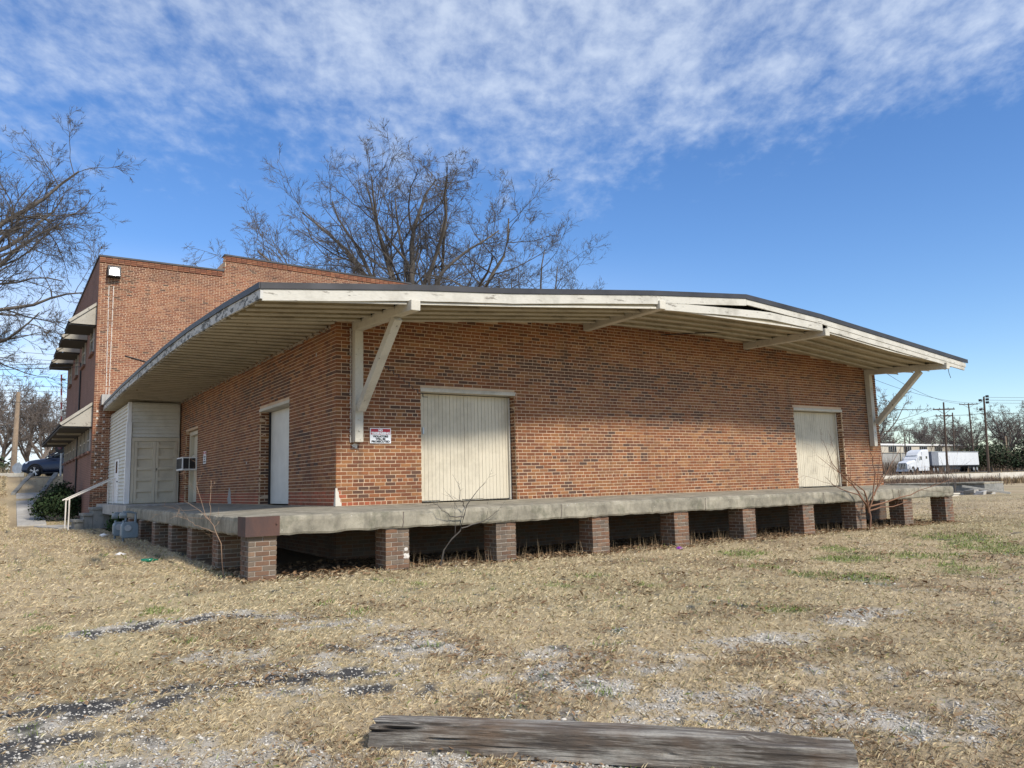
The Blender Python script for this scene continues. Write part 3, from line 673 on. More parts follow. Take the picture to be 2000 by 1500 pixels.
# roof ----------------------------------------------------------------
zr_pts = [(-2.03,3.275),(0.43,3.54),(2.3,3.70),(5.64,4.055),(8.46,4.30),(11.07,4.125),(14.25,3.815),(17.72,3.47)]
ze_pts = [(-2.42,3.275),(-0.26,3.415),(2.4,3.535),(5.1,3.588),(8.8,3.588),(19.0,3.64)]
xe_pts = [(-2.5,-2.03),(8.8,-2.035),(13.0,-2.0),(18.2,-1.88),(19.0,-1.83)]
YF = -2.40
def zr(x, y): return interp(x, zr_pts) + (interp(y, ze_pts)-3.275)*max(0.0, 1-(x+2.03)/5.0)
roof = empty('roof'); roof.parent = house; roof.location = (0,0,1.0)
xs = sorted({-2.03, *[p[0] for p in zr_pts], 17.72, *np.linspace(-1.4, 17, 14)}); ys = [YF, -1.2, 0, 1.2, 2.4, 3.7, 5.1, 7, 8.8, 11, 13, 15.5, 18.2, 18.96]
mb = MB()
for y in ys:
    for x in xs: mb.v.append((interp(y, xe_pts) if x == xs[0] else x, y, zr(x, y)+.004)); mb.c.append((1,1,1))
nx2 = len(xs); n0 = len(mb.v)
for (x, y, z) in list(mb.v): mb.v.append((x, y, z-0.05)); mb.c.append((1,1,1))
for j in range(len(ys)-1):
    for i in range(nx2-1):
        k = j*nx2+i; mb.f.append((k, k+1, k+nx2+1, k+nx2)); mb.f.append((n0+k, n0+k+nx2, n0+k+nx2+1, n0+k+1))
for i in range(nx2-1):
    a = (len(ys)-1)*nx2; mb.f.append((i+1, i, n0+i, n0+i+1)); mb.f.append((a+i, a+i+1, n0+a+i+1, n0+a+i))
for j in range(len(ys)-1):
    k = j*nx2; mb.f.append((k, k+nx2, n0+k+nx2, n0+k)); k += nx2-1; mb.f.append((k+nx2, k, n0+k, n0+k+nx2))
mb.build('roof_deck', M_ROOF, roof)
def strip_front(x0, x1, ztf, h0, h1, y0, y1, name, mat, n=10, wob=0.0):
    """board running along the rake between heights below the roof line"""
    cuts = sorted({x0, x1, *[p[0] for p in zr_pts if x0 < p[0] < x1], *np.linspace(x0, x1, n)}); g = random.Random(int(x0*10)+n); mb = MB(); rings = []
    for x in cuts:
        z = ztf(x); w = g.uniform(-wob, wob); rings.append([(x,y0,z-h1+w),(x,y1,z-h1+w),(x,y1,z-h0),(x,y0,z-h0)])
    mb.loft(rings); return mb.build(name, mat, roof)
zrf = lambda x: interp(x, zr_pts)
strip_front(-2.05, 8.46, zrf, -0.006, 0.088, YF-.03, YF-.012, 'drip_edge', M_EDGE); strip_front(8.46, 17.76, zrf, -0.006, 0.098, YF-.03, YF-.012, 'drip_edge', M_EDGE)
strip_front(-2.02, 5.86, zrf, 0.092, 0.262, YF-.010, YF+.03, 'fascia_board', M_FASCIA, 18, 0.004)
strip_front(5.864, 8.46, zrf, 0.092, 0.245, YF-.010, YF+.03, 'fascia_board', M_FASCIA, 8, 0.003)
strip_front(8.464, 17.66, zrf, 0.102, 0.225, YF-.010, YF+.03, 'fascia_board', M_FASCIA, 20, 0.004)
zt2 = lambda x: interp(x, [(5.9,3.86),(9.18,3.99),(11.2,3.885),(14.25,3.60),(17.62,3.29)])
strip_front(5.98, 11.15, zt2, 0.0, 0.16, YF-.004, YF+.05, 'tie_board', M_FASCIA, 12, 0.005)
strip_front(11.35, 17.60, zt2, 0.0, 0.13, YF+.002, YF+.045, 'tie_board', M_FASCIA, 14, 0.004)
# eave along the side
yy = [YF-.03, -1.3, -0.26, 1.2, 2.4, 3.7, 5.1, 7.0, 8.8, 11, 13, 15.5, 18.2, 18.94]
g = random.Random(9)
def strip_side(h0, h1, o0, o1, name, mat, wob=0.0, ystart=None):
    mb = MB(); rings = []
    for y in yy:
        y2 = max(y, ystart) if ystart is not None else y
        x = interp(y2, xe_pts); z = interp(y2, ze_pts); w = g.uniform(-wob, wob); rings.append([(x-o0,y2,z-h1+w),(x-o1,y2,z-h1+w),(x-o1,y2,z-h0),(x-o0,y2,z-h0)])
    mb.loft(rings); return mb.build(name, mat, roof)
strip_side(-0.006, 0.085, 0.045, 0.025, 'drip_edge', M_EDGE)
strip_side(0.088, 0.235, 0.022, -0.02, 'fascia_board', M_FASCIA_L, 0.008, YF-.012)
# soffit planks, each lapped over the next
zfb = [(-2.1,3.08),(0.43,3.30),(2.3,3.46),(5.8,3.79),(11.2,3.79),(14.25,3.49),(17.6,3.30)]
def zs(x, y):
    a = zw(x)+.0; t = min(1, max(0, -y/2.36)); 
    if y >= 0:
        if x >= 0: return a
        e = interp(y, ze_pts)-.205; return lerp(3.365, e, min(1, -x/2.0))
    b = interp(x, zfb)
    if x < 0:
        a0 = lerp(3.365, interp(0, ze_pts)-.205, min(1, -x/2.0)); return lerp(a0, b, t)
    return lerp(a, b, t)
def soffit(x0, x1, y0, y1, nx):
    """one plank; its front edge hangs lower than the back edge of the next"""
    mb = MB(); rings = []
    for i in range(nx+1):
        x = lerp(x0, x1, i/nx); za, zb = zs(x, y0), zs(x, y1)
        rings.append([(x,y0,za-.060),(x,y1,zb+.01),(x,y1,zb+.03),(x,y0,za+.02)])
    mb.loft(rings); mb.build('soffit_plank', M_SOFFIT, roof)
    mb = MB(); mb.loft([[(r[0][0], y0-.016, r[0][2]-.012), (r[0][0], y0-.002, r[0][2]-.012), (r[0][0], y0-.002, r[0][2]+.024), (r[0][0], y0-.016, r[0][2]+.024)] for r in rings]); mb.build('lit_plank_edge', M_PAINT, roof)  # pale strip paints the light caught by the plank's front lip
NP = 5
for i in range(NP):
    ya = YF+.045+(0-(YF+.045))*i/NP; yb = YF+.045+(0-(YF+.045))*(i+1)/NP
    for (a, b, n) in ((-1.98, 0.28, 4), (0.485, 5.78, 8), (5.99, 11.14, 6), (11.36, 16.5, 6), (16.72, 17.55, 2)): soffit(a, b, ya, yb-.004, n)
y = 0.0; k = 0
while y < 18.7:
    w = 0.40; x0 = interp(y+.2, xe_pts)+.05
    mb = MB(); e = 0.0; za0, za1 = zs(x0, y), zs(-.035, y); zb0, zb1 = zs(x0, y+w), zs(-.035, y+w)
    mb.hexa([(x0,y,za0-.04),(-.035,y,za1-.04),(-.035,y+w-.004,zb1-.004),(x0,y+w-.004,zb0-.004),(x0,y,za0+.02),(-.035,y,za1+.02),(-.035,y+w-.004,zb1+.02),(x0,y+w-.004,zb0+.02)])
    mb.build('soffit_plank', M_SOFFIT, roof); 
    mb = MB(); mb.hexa([(x0,y-.016,za0-.052),(-.04,y-.016,za1-.052),(-.04,y-.002,za1-.052),(x0,y-.002,za0-.052),(x0,y-.016,za0-.018),(-.04,y-.016,za1-.018),(-.04,y-.002,za1-.018),(x0,y-.002,za0-.018)]); mb.build('lit_plank_edge', M_PAINT, roof)  # same painted-light strip along the side soffit
    mb = MB(); mb.box((x0-.045, y-.02, za0-.055), (x0+.03, y+.02, za0-.0)); mb.build('rafter_tail', M_FASCIA, roof)
    y += w
# brackets -------------------------------------------------------------
def bracket(x, zroot, zend, yend, full, brz=(1.78, -1.80)):
    b = empty('bracket'); b.parent = house; b.location = (0,0,1.0); w = 0.165; h = 0.175
    mb = MB(); mb.beam((x, -0.005, zroot+h/2), (x, yend, zend+h/2), w, h); mb.build('arm', M_PAINT, b, bevel=0.012)
    if full:
        mb = MB(); mb.box((x-.08, -0.165, 1.14), (x+.08, -0.008, zroot-.004)); mb.build('post', M_PAINT, b, bevel=0.008)
        y1 = brz[1]; zz = lerp(zroot, zend, -y1/-yend)-.01
        mb = MB(); mb.beam((x, -0.245, brz[0]-.04), (x, y1, zz), 0.145, 0.145, (1,0,0)); mb.build('brace', M_PAINT, b, bevel=0.006)
        for z in (1.35, 1.55, 2.85): MB().cyl((x, -0.165, z), (x, -0.185, z), 0.018, 10).build('bolt', M_PAINT, b)
        MB().cyl((x, -0.33, brz[0]+.02), (x, -0.37, brz[0]-.0), 0.018, 10).build('bolt', M_PAINT, b)
bracket(0.38, 3.20, 3.10, -2.50, True)
bracket(5.88, 3.69, 3.70, -2.46, False); bracket(11.25, 3.67, 3.61, -2.46, False)
bracket(16.61, 3.28, 3.14, -2.46, True, (1.86, -1.66))
# short cable under the soffit and dangling wire at the right-hand corner
mb = MB(); mb.tube([(8.2,-0.02,3.80),(8.9,-0.5,3.82),(9.6,-0.85,3.84)], 0.014, 6); mb.build('cable', M_BLACK, house)
mb = MB(); mb.tube([(16.9,-2.3,3.17),(16.9,-2.31,3.05),(16.95,-2.32,2.92)], 0.008, 5); mb.build('loose_wire', M_BLACK, house)

# ------------------------------------------------------------------ loading dock
dock = empty('loading_dock', (0,-1,-1.0), label='weathered concrete loading dock on brick piers round the warehouse corner', cat='loading dock')
XD0, XD1, YD = -2.125, 16.85, -2.15
# slab: section swept round the corner, edge chipped
path = []
for x in np.arange(XD1, XD0, -0.11): path.append((x, YD, x, -0.003))
path.append((XD0, YD, -0.003, -0.003))
for y in np.arange(YD+0.11, 11.2, 0.11): path.append((lerp(XD0, -1.98, max(0, (y)/11)), y, -0.003, y))
path.append((-1.97, 11.2, -0.003, 11.2))
g = random.Random(21); mb = MB(); rings = []
for i, (xo, yo, xi, yi) in enumerate(path):
    front_ = yo == YD; xi = min(xi, XD1) if front_ else xi
    if front_: xi, yi = (max(xo, -0.003) if xo > -0.003 else -0.003), -0.003
    else: yi = max(yo, -0.003)
    if i == [k for k, q in enumerate(path) if q[0] == XD0 and q[1] == YD][0]: xi, yi = -0.003, -0.003
    cx = xo-xi; cy = yo-yi; L = math.hypot(cx, cy); ox, oy = cx/L, cy/L
    chip = max(0, g.gauss(0, 0.007)); c2 = max(0, g.gauss(0, 0.010)); zb = -0.328+g.uniform(-.012,.012)
    if g.random() < 0.10: chip += 0.02
    P = lambda s, z: (xi+ox*(L-s), yi+oy*(L-s), z)
    zt = -0.055
    rings.append([(xi,yi,-0.003), P(0.30, zt+.008), P(0.045+chip, zt-.001), P(0.008+chip*.6, zt-.018-chip), P(0.0+c2*.3, zt-.07), P(0.004+c2*.5, zb+.03), P(0.02+c2, zb), (xi,yi,-0.30)])
mb.loft(rings); mb.build('slab', M_CONC, dock)
mb = MB(); mb.box((-1.96, 11.21, -0.32), (-0.004, WD-0.02, -0.004)); mb.build('landing', M_CONC_TOP, dock)
mb = MB(); mb.add([(XD0-.012,YD-.012,-.052),(-1.655,YD-.012,-.052),(-1.655,YD-.012,-.330),(XD0-.012,YD-.012,-.330),(XD0-.012,-1.74,-.052),(XD0-.012,-1.74,-.330),
        (XD0-.004,YD-.002,-.052),(-1.655,YD-.002,-.052),(-1.655,YD-.002,-.330),(XD0-.004,YD-.002,-.330),(XD0-.004,-1.74,-.052),(XD0-.004,-1.74,-.330)],
       [(0,1,2,3),(4,0,3,5),(7,6,9,8),(6,10,11,9),(0,6,7,1),(3,2,8,9),(1,7,8,2),(0,4,10,6),(3,9,11,5),(4,5,11,10)]); mb.build('corner_plate', M_RUST, dock)
MB().cyl((-1.70,YD-.012,-.16),(-1.70,YD-.03,-.16),.014,8).build('bolt', M_RUST, dock)
def pier(x0, y0, zt, pw, pd, singles, seed, lean=0.0):
    g = random.Random(seed); zb = gz1(x0+pw/2, y0+pd/2)-.06
    p = empty('pier', (x0+pw/2, y0+pd/2-(-1), 0)); p.parent = dock; p.location = Vector((x0+pw/2, y0+pd/2, zt)) - Vector(dock.location)
    mb = MB(); mb.box((x0+.008,y0+.008,zb-.1),(x0+pw-.008,y0+pd-.008,zt+.01)); mb.build('core', M_MORTAR_OLD, p)
    bs = BrickSet(); z = zt - CH/2; r = 0; q = 0.10
    while z + CH/2 > zb:
        # four sides; corners alternate
        A = (0.0, pw) if r % 2 == 0 else (0.112, pw-0.112)
        for (fn, L, rz, org) in ((F_FRONT(y0), pw, 0, 'f'), (lambda u, o, zz: (x0-o, u, zz), pd, -math.pi/2, 'l'), (lambda u, o, zz: (x0+pw+o, u, zz), pd, math.pi/2, 'r')):
            off = x0 if org == 'f' else y0
            if org == 'f': cuts = [0, 0.195, pw] if r % 2 == 0 else [0, 0.092, 0.295, pw]
            else: cuts = [0.112, 0.30, pd] if r % 2 == 0 else [0.208, pd]
            for a, b in zip(cuts[:-1], cuts[1:]):
                a2 = a + (JT if a > 0 else 0); w = b-a2; u = off+(a2+b)/2
                if w < 0.03: continue
                d = 0.03
                if org == 'f' and a == 0: d = 0.10 if r % 2 == 0 else 0.195
                if org == 'f' and b == pw: d = 0.10 if r % 2 == 0 else 0.195
                if singles and org in 'fl':
                    me = brick_variant(round(w,3), 'pier', g.randrange(6), M_BRICK_OLD, d); l = fn(u, g.uniform(-.002,.004), z)
                    o = single(me, p, Vector(l)-(Vector(dock.location)+Vector(p.location)), rz)
                else: bs.add(fn, u, z, w, pick('pier', g), g, d=d)
        z -= CH; r += 1
    if bs.mb.v: bs.build('bricks', M_BRICK_OLD, p)
    return p
zt = -0.335
front_px = [-2.075, 0.02, 2.05, 4.15, 6.25, 8.29, 10.33, 12.36, 14.44, 16.46]
for i, x in enumerate(front_px): pier(x, YD+.06, zt, 0.40, 0.40, i < 3, 300+i)
for i, y in enumerate([-0.25, 1.78, 3.70, 5.70, 7.68, 9.6]): pier(-2.06, y, zt, 0.40, 0.40, i == 0, 330+i)
for i, (x, z, r) in enumerate([(0.36, -0.66, .04),(0.37,-0.77,.06)]):
    blob(dock, x, z, r, 170+i, M_GROUT, F_FRONT(YD+.06), 0.0045)

# repair mortar smeared over the warehouse corner and joints / cracks in the dock edge
mb = MB(); g = random.Random(8)
rings = []
for i in range(9):
    z = 0.0+i*.04; w = .10*(1-i/9.5)+g.uniform(0,.02); rings.append([(-.006-.002*(i<4), w*.8, z), (-.007, -.006, z), (w, -.007, z), (w, .006, z), (.006, .006, z), (.006, w*.8, z)])
mb.loft(rings); mb.build('mortar_patch', M_PALECONC, house)
for (x, w) in ((0.30,.012),(3.42,.008),(7.1,.008),(11.05,.010),(13.9,.009)):
    mb = MB(); pts = []; xx_ = x
    for k in range(7): xx_ += g.uniform(-.012,.012); pts.append((xx_, YD-.0035, -.075-.04*k))
    mb.loft([[(px_-w/2, py_, pz), (px_+w/2, py_, pz), (px_+w/2, py_+.02, pz), (px_-w/2, py_+.02, pz)] for px_, py_, pz in pts]); mb.build('crack', M_MORTAR_DARK, dock)
# ------------------------------------------------------------------ two-storey brick building
TX, TY0, TY1, TXR = -2.18, 19.0, 33.0, 10.85
tall = empty('two_storey_building', (TX, TY0, -0.9), label='two-storey red brick building with window hoods behind the warehouse', cat='building')
ztall = lambda x: 9.30 if x < 2.40 else interp(x, [(2.4,9.98),(10.85,9.80)])
mb = MB(); mb.box((TX+.009, TY0+.005, -1.1), (2.40, TY1, 9.30)); mb.box((2.4005, TY0+.0052, -1.1), (TXR, TY1-.001, 9.80)); core = mb.build('wall', M_MORTAR, tall)
mb = MB(); mb.hexa([(2.41,TY0+.0054,9.8005),(TXR-.001,TY0+.0054,9.8005),(TXR-.001,TY0+.35,9.8005),(2.41,TY0+.35,9.8005),(2.41,TY0+.0054,9.98),(TXR-.001,TY0+.0054,9.802),(TXR-.001,TY0+.35,9.802),(2.41,TY0+.35,9.98)]); mb.build('parapet', M_MORTAR, tall)
bs = BrickSet(); g = random.Random(44)
for (u, z, w, cut) in lay(TX, TXR, 2.6, ztall, [(-1.1, 12, 0, 3.2)], g):
    n = float(fbm(np.array(u*0.7), np.array(z*0.7), 3)); pal = 'dark' if g.random() < max(0.03, (n-0.56)*1.6) else 'tall'; c = pick(pal, g)
    if ztall(u)-z < 0.75: c = tuple(q*0.8 for q in c)
    bs.add(F_FRONT(TY0), u, z, w, c, g)
for (u, z, w, cut) in lay(TX, -0.9, -0.95, lambda u: 2.6, [], g, row0=0): bs.add(F_FRONT(TY0), u, z, w, pick('tall' if g.random() > .3 else 'dark', g), g)
# corbel courses under the cap
for (a, b, zt_) in ((TX, 2.38, 9.30), (2.42, TXR, None)):
    u = a
    while u < b-.1:
        z = (zt_ if zt_ else ztall(u))
        for k in range(3): bs.add(F_FRONT(TY0-.035), u+.1, z-.04-k*CH, BW, pick('tall', g), g, d=0.05)
        u += PITCH
bs.build('bricks', M_BRICK, core)
mb = MB(); mb.box((TX-.03, TY0-.06, 9.305), (2.36, TY0+.36, 9.37)); mb.box((TX-.04, TY0+.361, 9.29), (TX+.33, TY1+.03, 9.375)); mb.hexa([(2.36,TY0-.06,9.985),(TXR+.03,TY0-.06,9.805),(TXR+.03,TY0+.36,9.805),(2.36,TY0+.36,9.985),(2.36,TY0-.06,10.05),(TXR+.03,TY0-.06,9.87),(TXR+.03,TY0+.36,9.87),(2.36,TY0+.36,10.05)]); mb.build('parapet_cap', M_EDGE, tall)
def painted_brick(name, c, scale=1.0):
    mt, nt, b = new_mat(name); v = pos(nt); sp = nd(nt, 'ShaderNodeSeparateXYZ'); nt.links.new(v, sp.inputs[0]); cb = nd(nt, 'ShaderNodeCombineXYZ'); nt.links.new(sp.outputs[1], cb.inputs[0]); nt.links.new(sp.outputs[2], cb.inputs[1])
    br = nd(nt, 'ShaderNodeTexBrick'); nt.links.new(cb.outputs[0], br.inputs['Vector']); br.inputs['Scale'].default_value = 1.0; br.inputs['Brick Width'].default_value = PITCH; br.inputs['Row Height'].default_value = CH; br.inputs['Mortar Size'].default_value = 0.008
    br.inputs['Color1'].default_value = (*c, 1); br.inputs['Color2'].default_value = (*[q*0.75 for q in c], 1); br.inputs['Mortar'].default_value = (*[min(1,q*1.5) for q in c], 1)
    k = mixc(nt, ramp(nt, noise(nt, v, 0.8, 5), 0.45, 0.75, 0, .5), br.outputs['Color'], tuple(q*0.5 for q in c)); nt.links.new(k, b.inputs['Base Color']); b.inputs['Roughness'].default_value = 0.9
    bump(nt, b, br.outputs['Fac'], -0.4, 0.006); return mt
M_SIDEBRICK = painted_brick('side_brick', (0.19,0.10,0.075))
M_WINFRAME = simple('grey_window_frame', (0.42,0.40,0.36), 0.7)
mb = MB(); mb.add([(TX,TY0+.03,-1.1),(TX,TY1,-1.1),(TX,TY1,9.29),(TX,TY0+.03,9.29),(TX+.008,TY0+.03,-1.1),(TX+.008,TY1,-1.1),(TX+.008,TY1,9.29),(TX+.008,TY0+.03,9.29)], [(0,1,2,3),(4,7,6,5),(0,3,7,4),(1,5,6,2),(0,4,5,1),(3,2,6,7)]); mb.build('side_face', M_SIDEBRICK, tall)
M_HOOD = painted_wood('hood_paint', (0.40,0.37,0.31), (0.14,0.12,0.10), 0.60)
M_HOODTOP = simple('hood_roofing', (0.035,0.033,0.032), 0.85)
def hood(y0, y1, ztop_, drop, out, peel=False):
    h = empty('window_hood'); h.parent = tall; h.location = Vector((0,0,0))-Vector(tall.location)
    X0, X1 = TX-.004, TX-out; z0, z1 = ztop_, ztop_-drop; zb = z1-.10
    mb = MB(); mb.hexa([(X1-.06,y0-.05,z1-.06),(X0,y0-.05,z0-.06),(X0,y1+.05,z0-.06),(X1-.06,y1+.05,z1-.06),(X1-.06,y0-.05,z1+.0),(X0,y0-.05,z0),(X0,y1+.05,z0),(X1-.06,y1+.05,z1)]); mb.build('hood_roof', M_HOODTOP, h)
    for y in (y0, y1-.04):
        mb = MB(); mb.add([(X1,y,z1-.065),(X0,y,z0-.065),(X0,y,zb),(X1,y,zb),(X1,y+.04,z1-.065),(X0,y+.04,z0-.065),(X0,y+.04,zb),(X1,y+.04,zb)], [(0,1,2,3),(4,7,6,5),(0,4,5,1),(3,2,6,7),(0,3,7,4),(1,5,6,2)]); mb.build('cheek_board', M_HOOD, h)
    mb = MB(); mb.beam((X1-.05,y0-.055,z1-.035),(X0,y0-.055,z0-.035), 0.008, 0.10); mb.build('barge_board', M_HOOD, h)
    mb = MB(); mb.box((X1-.05,y0+.0,zb-.06),(X1+.02,y1,zb-.004)); mb.build('front_rail', M_HOODTOP, h)
    mb = MB(); mb.box((X1+.025,y0+.05,zb-.05),(X0,y1-.05,zb-.02)); mb.build('ceiling', M_HOODTOP, h)
def window(y0, y1, z0, z1):
    w = empty('window'); w.parent = tall; w.location = Vector((0,0,0))-Vector(tall.location)
    mb = MB(); mb.box((TX-.008,y0,z0),(TX-.001,y1,z1)); mb.build('pane', M_GLASS, w)
    mb = MB()
    for (a, b, c, d) in ((y0-.06,y0,z0,z1),(y1,y1+.06,z0,z1)): mb.box((TX-.05,a,c),(TX-.0015,b,d))
    mb.box((TX-.05,y0-.06,z1+.001),(TX-.0015,y1+.06,z1+.06)); mb.box((TX-.03,y0+.001,(z0+z1)/2-.025),(TX-.0085,y1-.001,(z0+z1)/2+.025)); mb.build('frame', M_WINFRAME, w)
    mb = MB(); mb.box((TX-.10,y0-.1,z0-.09),(TX-.0015,y1+.1,z0-.002)); mb.build('sill', M_SIDEBRICK, w)
for i, yc in enumerate((20.3, 23.7, 27.1, 30.6)):
    hood(yc-1.05, yc+1.05, 7.55, 0.75, 0.86); window(yc-.55, yc+.55, 5.75, 6.85)
hood(19.25, 32.6, 3.75, 0.80, 0.98)
for yc in (20.0, 21.6, 23.2, 24.8, 26.6, 28.4, 30.2, 31.8): window(yc-.45, yc+.45, 1.95, 2.80)
for yc in (22.2, 25.4, 28.8): 
    mb = MB(); mb.box((TX-.96,yc-.05,2.72),(TX-.12,yc+.05,2.85)); mb.build('hood_joist', M_HOOD, tall)
mb = MB(); mb.tube([(TX-.05,24.6,6.0),(TX-.05,24.7,0.4)], 0.035, 8); mb.build('downpipe', M_BLACK, tall)
for x0, x1 in ((-1.83,-1.785),(-1.675,-1.69)):
    mb = MB(); gg = random.Random(5); z = 8.2
    while z > 4.05:
        t = (8.2-z)/4.15; L = gg.uniform(.2,.5); x = lerp(x0, x1, t); mb.box((x-.011, TY0-.009, z-L), (x+.011, TY0-.003, z)); z -= L+gg.uniform(0,.05)
    mb.build('caulk_line', M_GROUT, tall)
for i in range(22):
    blob(tall, -2.05+0.22*(i % 2)+g.uniform(-.03,.03), 3.4-i*0.13, 0.045, 400+i, M_GROUT, F_FRONT(TY0), 0.007)
mb = MB(); mb.box((-1.95, 18.6, 3.62), (-1.05, 18.99, 4.0)); mb.build('flashing_box', M_CONC_TOP, tall)
mb = MB(); mb.tube([(-1.2,TY0-.02,5.55),(-0.4,TY0-.03,5.35),(0.5,TY0-.03,4.7)], 0.02, 5); mb.build('service_cable', M_BLACK, tall)
# floodlight on the corner
fl = empty('floodlight', (-1.69, TY0, 8.6), label='black boxy floodlight on the upper corner of the tall brick wall', cat='floodlight')
mb = MB(); mb.hexa([(-1.92,TY0-.30,8.52),(-1.46,TY0-.30,8.52),(-1.46,TY0-.01,8.52),(-1.92,TY0-.01,8.52),(-1.92,TY0-.20,8.96),(-1.46,TY0-.20,8.96),(-1.46,TY0-.01,8.96),(-1.92,TY0-.01,8.96)]); mb.build('housing', M_BLACK, fl, bevel=0.02)
mb = MB(); mb.hexa([(-1.86,TY0-.306,8.57),(-1.52,TY0-.306,8.57),(-1.52,TY0-.29,8.57),(-1.86,TY0-.29,8.57),(-1.83,TY0-.236,8.86),(-1.55,TY0-.236,8.86),(-1.55,TY0-.21,8.86),(-1.83,TY0-.21,8.86)]); mb.build('lens', simple('frosted_lens', (0.42,0.46,0.52), 0.15, 0, .03), fl)

# ------------------------------------------------------------------ siding-clad vestibule
VX, VY = -1.60, 14.2
ves = empty('vestibule', (VX, VY, 0), label='cream clapboard vestibule with double doors at the end of the dock', cat='vestibule')
mb = MB(); mb.box((VX+.03, VY+.03, 0.0), (-0.035, TY0-.04, 3.27)); mb.build('core', M_SIDING, ves)
def clap(fn, u0, u1, z0, z1, opens, parent):
    z = z0; h = 0.118
    while z < z1-.02:
        ivs = [(u0, u1)]
        for (a, b, c, d) in opens:
            if z+h > c+.02 and z < d-.02: ivs = [q for (s, e) in ivs for q in ((s, min(e, a)), (max(s, b), e)) if q[1]-q[0] > .03]
        zt_ = min(z+h+.012, z1)
        for (a, b) in ivs:
            mb = MB(); mb.add([fn(a,0,z),fn(b,0,z),fn(b,.046,z),fn(a,.046,z),fn(a,0,zt_),fn(b,0,zt_),fn(b,.004,zt_),fn(a,.004,zt_)], [(0,3,2,1),(4,5,6,7),(0,1,5,4),(1,2,6,5),(2,3,7,6),(3,0,4,7)]); mb.build('siding_board', M_SIDING, parent)
        z += h
clap(F_FRONT(VY+.028), VX+.09, -0.06, 0.02, 3.27, [(-1.60,-0.02,-1,2.13)], ves)
clap(F_LEFT(VX+.028), VY+.09, TY0-.03, 0.02, 3.27, [(16.1,17.2,-1,1.55)], ves)
mb = MB(); mb.box((VX-.02,VY-.02,2.62),(VX+.088,VY+.088,3.27)); mb.box((VX-.05,VY-.05,0.012),(VX+.10,VY+.088,2.615)); mb.build('corner_board', M_WHITE, ves)
dd = empty('double_door'); dd.parent = ves; dd.location = -Vector(ves.location)
mb = MB(); mb.box((-1.485,VY-.03,0.012),(-1.40,VY+.02,2.0)); mb.box((-0.11,VY-.03,0.012),(-0.045,VY+.02,2.0)); mb.box((-1.485,VY-.032,2.002),(-0.045,VY+.02,2.12)); mb.build('door_frame', M_DOOR, dd)
for (x0, x1) in ((-1.392,-0.765),(-0.757,-0.118)):
    lf = empty('door_leaf'); lf.parent = ves; lf.location = -Vector(ves.location)
    mb = MB(); mb.box((x0,VY-.004,0.02),(x1,VY+.02,1.99)); mb.build('panel_ground', M_DOOR, lf)
    mb = MB()
    for (a, b) in ((x0,x0+.08),(x1-.09,x1)): mb.box((a,VY-.05,0.02),(b,VY-.005,1.99))
    mb.build('stile', M_DOOR, lf)
    for k in range(6):
        z = 0.02+k*0.352; mb = MB(); mb.box((x0+.081,VY-.048,z),(x1-.091,VY-.005,z+.10 if k not in (0,) else z+.16)); mb.build('rail', M_DOOR, lf, bevel=0.004)
MB().box((-0.80,VY-.045,0.93),(-0.73,VY-.023,0.99)).build('padlock', M_GALV, ves); MB().box((-0.745,VY-.05,1.06),(-0.71,VY-.023,1.13)).build('knob', M_GALV, ves)
mb = MB(); mb.box((VX-.005,16.12,0.02),(VX+.03,17.18,1.53)); mb.build('small_door', M_WHITE, ves)
mb = MB(); mb.box((VX-.012,16.45,1.05),(VX-.006,16.85,1.45)); mb.build('small_door_pane', M_GLASS, ves)
MB().tube([(VX-.012,16.2,.75),(VX-.05,16.2,.75)],.02,6).build('small_door_knob', M_BLACK, ves)

# window air conditioner in the side door
ac = empty('air_conditioner', (0, 12.4, 1.0), label='white window air conditioner poking out of the side door', cat='air conditioner')
mb = MB(); mb.box((-0.36,11.95,1.00),(0.23,12.85,1.40)); mb.build('casing', M_WHITE, ac, bevel=0.01)
for (a, b) in ((12.00,12.38),(12.42,12.80)):
    pass
for (a, b) in ((-0.33,-0.17),(-0.15,0.02)): mb = MB(); mb.box((a,11.944,1.04),(b,11.949,1.36)); mb.build('side_grille', M_BLACK, ac)
mb = MB(); mb.box((-0.366,12.0,1.05),(-0.361,12.8,1.36)); mb.build('rear_grille', M_BLACK, ac)

# ------------------------------------------------------------------ signs
FONT = None
def text_mesh(txt, size, bold=0.0):
    cu = bpy.data.curves.new('lettering', 'FONT'); cu.body = txt; cu.size = size; cu.align_x = 'CENTER'; cu.offset = bold; cu.extrude = 0.0005; cu.resolution_u = 3
    o = bpy.data.objects.new('tmp', cu); COL.objects.link(o); dg = bpy.context.evaluated_depsgraph_get(); me = bpy.data.meshes.new_from_object(o.evaluated_get(dg)); bpy.data.objects.remove(o); return me
M_RED = simple('sign_red', (0.40,0.012,0.03), 0.45, 0, .05); M_SIGNW = simple('sign_white', (0.80,0.81,0.82), 0.45, 0, .03); M_INK = simple('sign_ink', (0.012,0.012,0.014), 0.5)
def text_part(parent, txt, size, width, cx, cz, rotz, off, mat, base):
    me = text_mesh(txt, size, 0.0035*size/0.05); xs_ = [v.co.x for v in me.vertices]; w = max(xs_)-min(xs_)
    me.materials.clear(); me.materials.append(mat); o = bpy.data.objects.new('lettering', me); COL.objects.link(o); o.parent = parent
    o.rotation_euler = (math.pi/2, 0, rotz); o.scale = (width/w, 1, 1)
    if rotz == 0: o.location = Vector((cx, off, cz))-base
    else: o.location = Vector((off, cx, cz))-base
sg = empty('no_trespassing_sign', (0.862, -0.012, 1.13), label='red and white NO TRESPASSING sign on the front wall beside the bracket', cat='sign')
base = Vector(sg.location)
